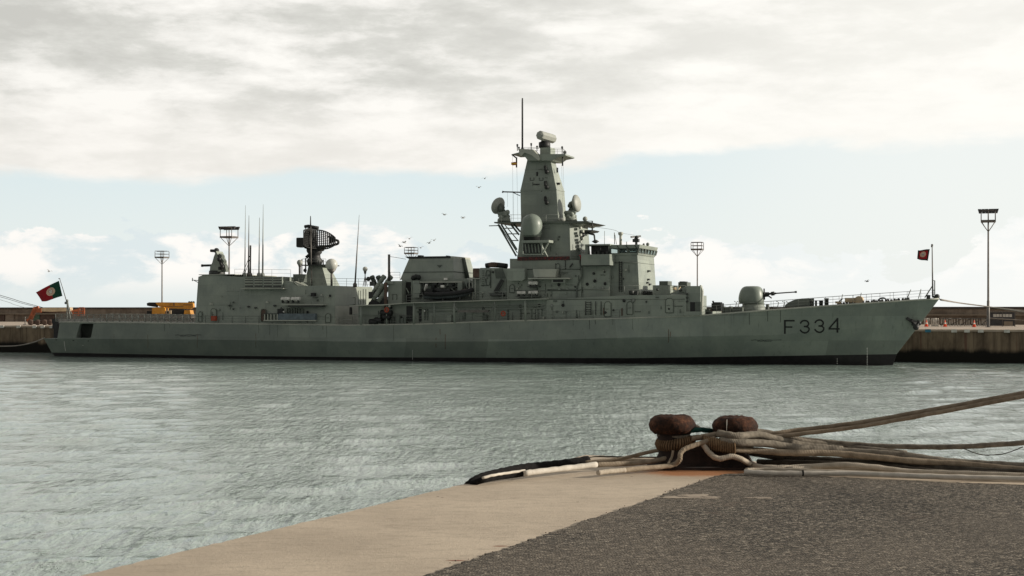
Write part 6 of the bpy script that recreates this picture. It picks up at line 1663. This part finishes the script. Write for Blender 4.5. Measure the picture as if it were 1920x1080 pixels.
# pale ropes lying in front
rope('rope', [(1318, 832, BY - .28), (1330, 849, BY - .34), (1347, 860, BY - .38), (1373, 856, BY - .38), (1392, 862, BY - .36), (1412, 873, BY - .25), (1445, 877.5, gy(882, .04)), (1500, 876, gy(881, .04)), (1580, 872, gy(880, .07)), (1640, 876, gy(883, .06)), (1700, 884, gy(888, .04)), (1780, 887, gy(891, .04)), (1920, 892, gy(896, .04)), (2100, 899, gy(902, .03))], 5.6, 'rope_pale', 'pale rope winding down from the right bollard and lying on the quay', 7, 12)
rope('rope', [(1476, 879, gy(884, .03)), (1560, 878.5, gy(884, .03)), (1640, 882, gy(887, .03)), (1720, 887, gy(890, .03)), (1800, 889.5, gy(893, .03)), (1920, 894, gy(898, .03)), (2100, 902, gy(906, .03))], 4.6, 'rope_pale', 'pale rope lying between the winding one and the white one', 7, 10)
wr, P_, b = rope('rope', [(1396, 884.5, gy(889, .03)), (1440, 887, gy(891, .03)), (1500, 887, gy(891.5, .03)), (1600, 888, gy(892.5, .03)), (1700, 892, gy(897, .03)), (1800, 895, gy(900, .03)), (1920, 898, gy(903, .03)), (2100, 906, gy(911, .03))], 4.8, 'rope_white', 'white rope in front of all, edging the asphalt, with a black tape band', 7, 12)
mb = MB(); mb.tube([at(1503.5, 887, gy(891.5, .03)), at(1506.5, 887, gy(891.5, .03))], 5.1 * M_, 12); mb.build('tape_band', 'sleeve', wr, origin=b)
mb = MB(); mb.loft([[at(1508, 884, 15.35), at(1513, 884, 15.35), at(1520, 889.5, 15.3), at(1508, 888, 15.3)], [at(1508, 884, 15.4), at(1513, 884, 15.4), at(1520, 889.5, 15.4), at(1508, 888, 15.4)]]); mb.build('tape_end', 'flag_white', wr, origin=b)
rope('rope', [(1398, 881, gy(886, .03)), (1430, 880, gy(885, .03)), (1480, 881, gy(886, .03)), (1540, 883, gy(888, .03)), (1640, 887, gy(891, .03)), (1760, 892, gy(896, .03)), (1920, 896, gy(900, .02))], 3.6, 'rope_pale', 'flat pale strand tucked right behind the white rope', 7, 10)
# left bollard: coil, green rope, cross ropes
def coil(px, py, rx, rt, mat, lab, name='rope_coil', turns=34, tilt=0.0, sq=.9):
    c = at(px, py, BY); n = 96; mb = MB(); big = []
    for k in range(n + 1):
        a = 2 * pi * k / n; big.append(c + Vector((rx * M_ * cos(a), rx * M_ * sq * sin(a), .012 * sin(a * 2 + px) + tilt * cos(a))))
    rr = [rt * M_ * (1 + .05 * abs(sin(k * turns * pi / n))) for k in range(n + 1)]
    mb.tube(big, [q * .9 for q in rr], 12, uvs=True, caps=False)
    o = mb.build(name, 'coil_core' if mat == 'rope_coil' else mat, None, origin=c); o.location = c; tag(o, lab, 'rope')
    if mat == 'rope_coil':                                          # the cord served round the big loop
        for s_ in range(1):
            mb = MB(); P2 = []
            T = 44 * 8
            for k in range(T + 1):
                a = 2 * pi * k / T; ph = 2 * pi * k / 8
                dirr = Vector((cos(a), sq * sin(a), 0)).normalized()
                P2.append(c + Vector((rx * M_ * cos(a), rx * M_ * sq * sin(a), .012 * sin(a * 2 + px) + tilt * cos(a))) + dirr * (rt * M_ * cos(ph)) + Vector((0, 0, rt * M_ * sin(ph))))
            mb.tube(P2, 1.75 * M_, 5); mb.build('binding_cord', 'rope_coil', o, origin=c)
    return o
coil(1266, 830.5, 26, 11.0, 'rope_coil', 'thick loop bound with brown cord round the left bollard', tilt=.012)
coil(1263, 816, 27, 5.0, 'rope_grey', 'thin grey loop above the brown bound loop on the left bollard')
coil(1263, 807, 26, 6.0, 'rope_green', 'dark green rope turned under the left bollard cap')
coil(1268, 846, 22, 6.5, 'rope_dark', 'dark loop lowest on the left bollard post')
coil(1378, 815, 28, 6.5, 'rope_grey', 'grey loop directly under the right bollard cap')
coil(1380, 832, 27, 8.0, 'rope_grey', 'grey loop low on the right bollard post')
rope('rope', [(1282, 809, BY - .12), (1300, 806.5, BY - .1), (1318, 806, BY - .02), (1340, 809, BY + .12), (1362, 812, BY + .22)], 5.2, 'rope_green', 'dark green rope stretched between the two bollards', 6, 10, grp=False)
rope('rag', [(1288, 806, BY + .1), (1297, 801, BY + .1), (1306, 799.5, BY + .12), (1313, 804, BY + .15)], 3.6, 'rope_pale', 'pale frayed rope end sticking out behind the left bollard cap', 5, 8, grp=False)
rope('rope', [(1296, 822, BY - .14), (1312, 820, BY - .12), (1340, 815.5, BY - .1), (1362, 812, BY - .15)], 6.0, 'rope_tan', 'tan rope from the bound loop across to the right bollard', 6, 12)
P_ = [at(x, y, d_) for x, y, d_ in ((1318, 829, BY - .22), (1338, 833, BY - .28), (1358, 836, BY - .30), (1378, 838, BY - .32))]
mb = MB(); mb.tube(smooth_path(P_, 8), 11.5 * M_, 12, uvs=True); b = P_[0].copy(); o = mb.build('bound_rope_splice', 'coil_core', None, origin=b); o.location = b; tag(o, 'short fat splice bound with brown cord in front of the right bollard', 'rope')
mb = MB(); P2 = []; SPL = smooth_path(P_, 24); T = 14 * 8
for k in range(T + 1):
    f = k / T * (len(SPL) - 1); i = min(int(f), len(SPL) - 2); c_ = SPL[i].lerp(SPL[i + 1], f - i); ph = 2 * pi * k / 8
    P2.append(c_ + Vector((0, cos(ph), sin(ph))) * 12.0 * M_)
mb.tube(P2, 1.9 * M_, 5); mb.build('binding_cord', 'rope_coil', o, origin=b)
rope('rope', [(1340, 822, BY - .26), (1322, 828, BY - .3), (1302, 835, BY - .34), (1284, 842, BY - .38), (1276, 850, BY - .4), (1274, 862, BY - .42), (1264, 871, gy(877, .04)), (1240, 875, gy(880, .03)), (1200, 878.5, gy(883, .03)), (1165, 882, gy(886, .03))], 5.0, 'rope_tan', 'tan rope bending down between the bollards and away to the left', 7, 12)
rope('rope_end', [(1172, 881.5, gy(886, .03)), (1158, 882.5, gy(887, .03)), (1140, 884, gy(889, .03)), (1121, 886.5, gy(891, .03))], 4.9, 'rope_pale', 'knotted pale rope end lying on the concrete', 7, 12, grp=False)
rope('rope', [(1262, 845, BY - .28), (1260, 856, BY - .3), (1254, 868, BY - .35), (1250, 876, gy(880, .02))], 2.6, 'rope_tan', 'thin cord hanging down the foot of the left bollard', 6, 8)
rope('rope', [(1262, 848, BY + .2), (1232, 845, BY + .25), (1200, 852, 16.6), (1160, 861, 16.6), (1120, 865, 16.6), (1098, 866.5, 16.6)], 4.0, 'rope_tan', 'upper tan rope running left from the left bollard into the black sleeve', 6, 10)
rope('rope', [(1290, 852, BY), (1255, 858, BY - .1), (1215, 866, gy(873, .05)), (1170, 869.5, gy(876, .04)), (1115, 871.5, gy(878, .04))], 5.0, 'rope_tan', 'lower tan rope running left from the foot of the bollards', 7, 10)
rope('rope', [(1118, 871, gy(878.5, .04)), (1070, 877, gy(883, .04)), (1020, 883, gy(889, .04)), (983, 887.5, gy(893, .04))], 5.6, 'rope_white', 'white wrapped part of the rope on the concrete edge', 7, 12)
rope('rope', [(1240, 857.5, 17.2), (1180, 857, 17.25), (1120, 856, 17.4), (1098, 861, 17.2)], 1.6, 'rope_dark', 'thin dark line along the very edge behind the ropes', 6, 8)
rope('rope', [(1235, 863, 16.8), (1180, 862, 16.9), (1130, 862.5, 17.0), (1095, 868, 16.9)], 3.0, 'rope_pale', 'thin pale rope along the edge behind the tan ropes', 6, 8)
# black chafing sleeve going over the edge
P_ = smooth_path([at(1102, 862.5, 16.75), at(1060, 869, 16.5), at(1020, 873.5, 16.2), at(986, 877, 15.95), at(962, 880.5, 15.7), at(930, 887, 15.3), at(905, 893, 14.95), at(884, 903, 14.75), at(868, 920, 14.75), at(858, 945, 14.8)], 6)
mb = MB(); mb.tube(P_, [(8.2 - 2.6 * min(1, max(0, (i / len(P_) - .3) * 2.2))) * M_ * (1 + .09 * sin(i * 2.3)) for i in range(len(P_))], 12); b = P_[0].copy(); o = mb.build('chafing_sleeve', 'sleeve', None, origin=b); o.location = b; tag(o, 'fuzzy black chafing sleeve round the rope where it leaves the quay edge', 'rope sleeve')
P_ = smooth_path([at(988, 887, gy(892, .04)), at(960, 891, gy(895, .03)), at(930, 895, gy(899, .03)), at(905, 900, gy(904, .03)), at(885, 906.5, 14.7)], 6)
mb = MB(); mb.tube(P_, [5.2 * M_] * len(P_), 10); b = P_[0].copy(); o = mb.build('chafing_sleeve', 'sleeve', None, origin=b); o.location = b; tag(o, 'flat black sleeve end in front of the fuzzy one', 'rope sleeve')
rope('rope', [(984, 882.5, gy(888, .06)), (955, 886.5, gy(890, .07)), (925, 891, gy(894, .08)), (905, 896, gy(898, .07))], 2.6, 'rope_white', 'pale rope strand between the two black sleeves', 6, 8)
print('objects', len(bpy.data.objects))
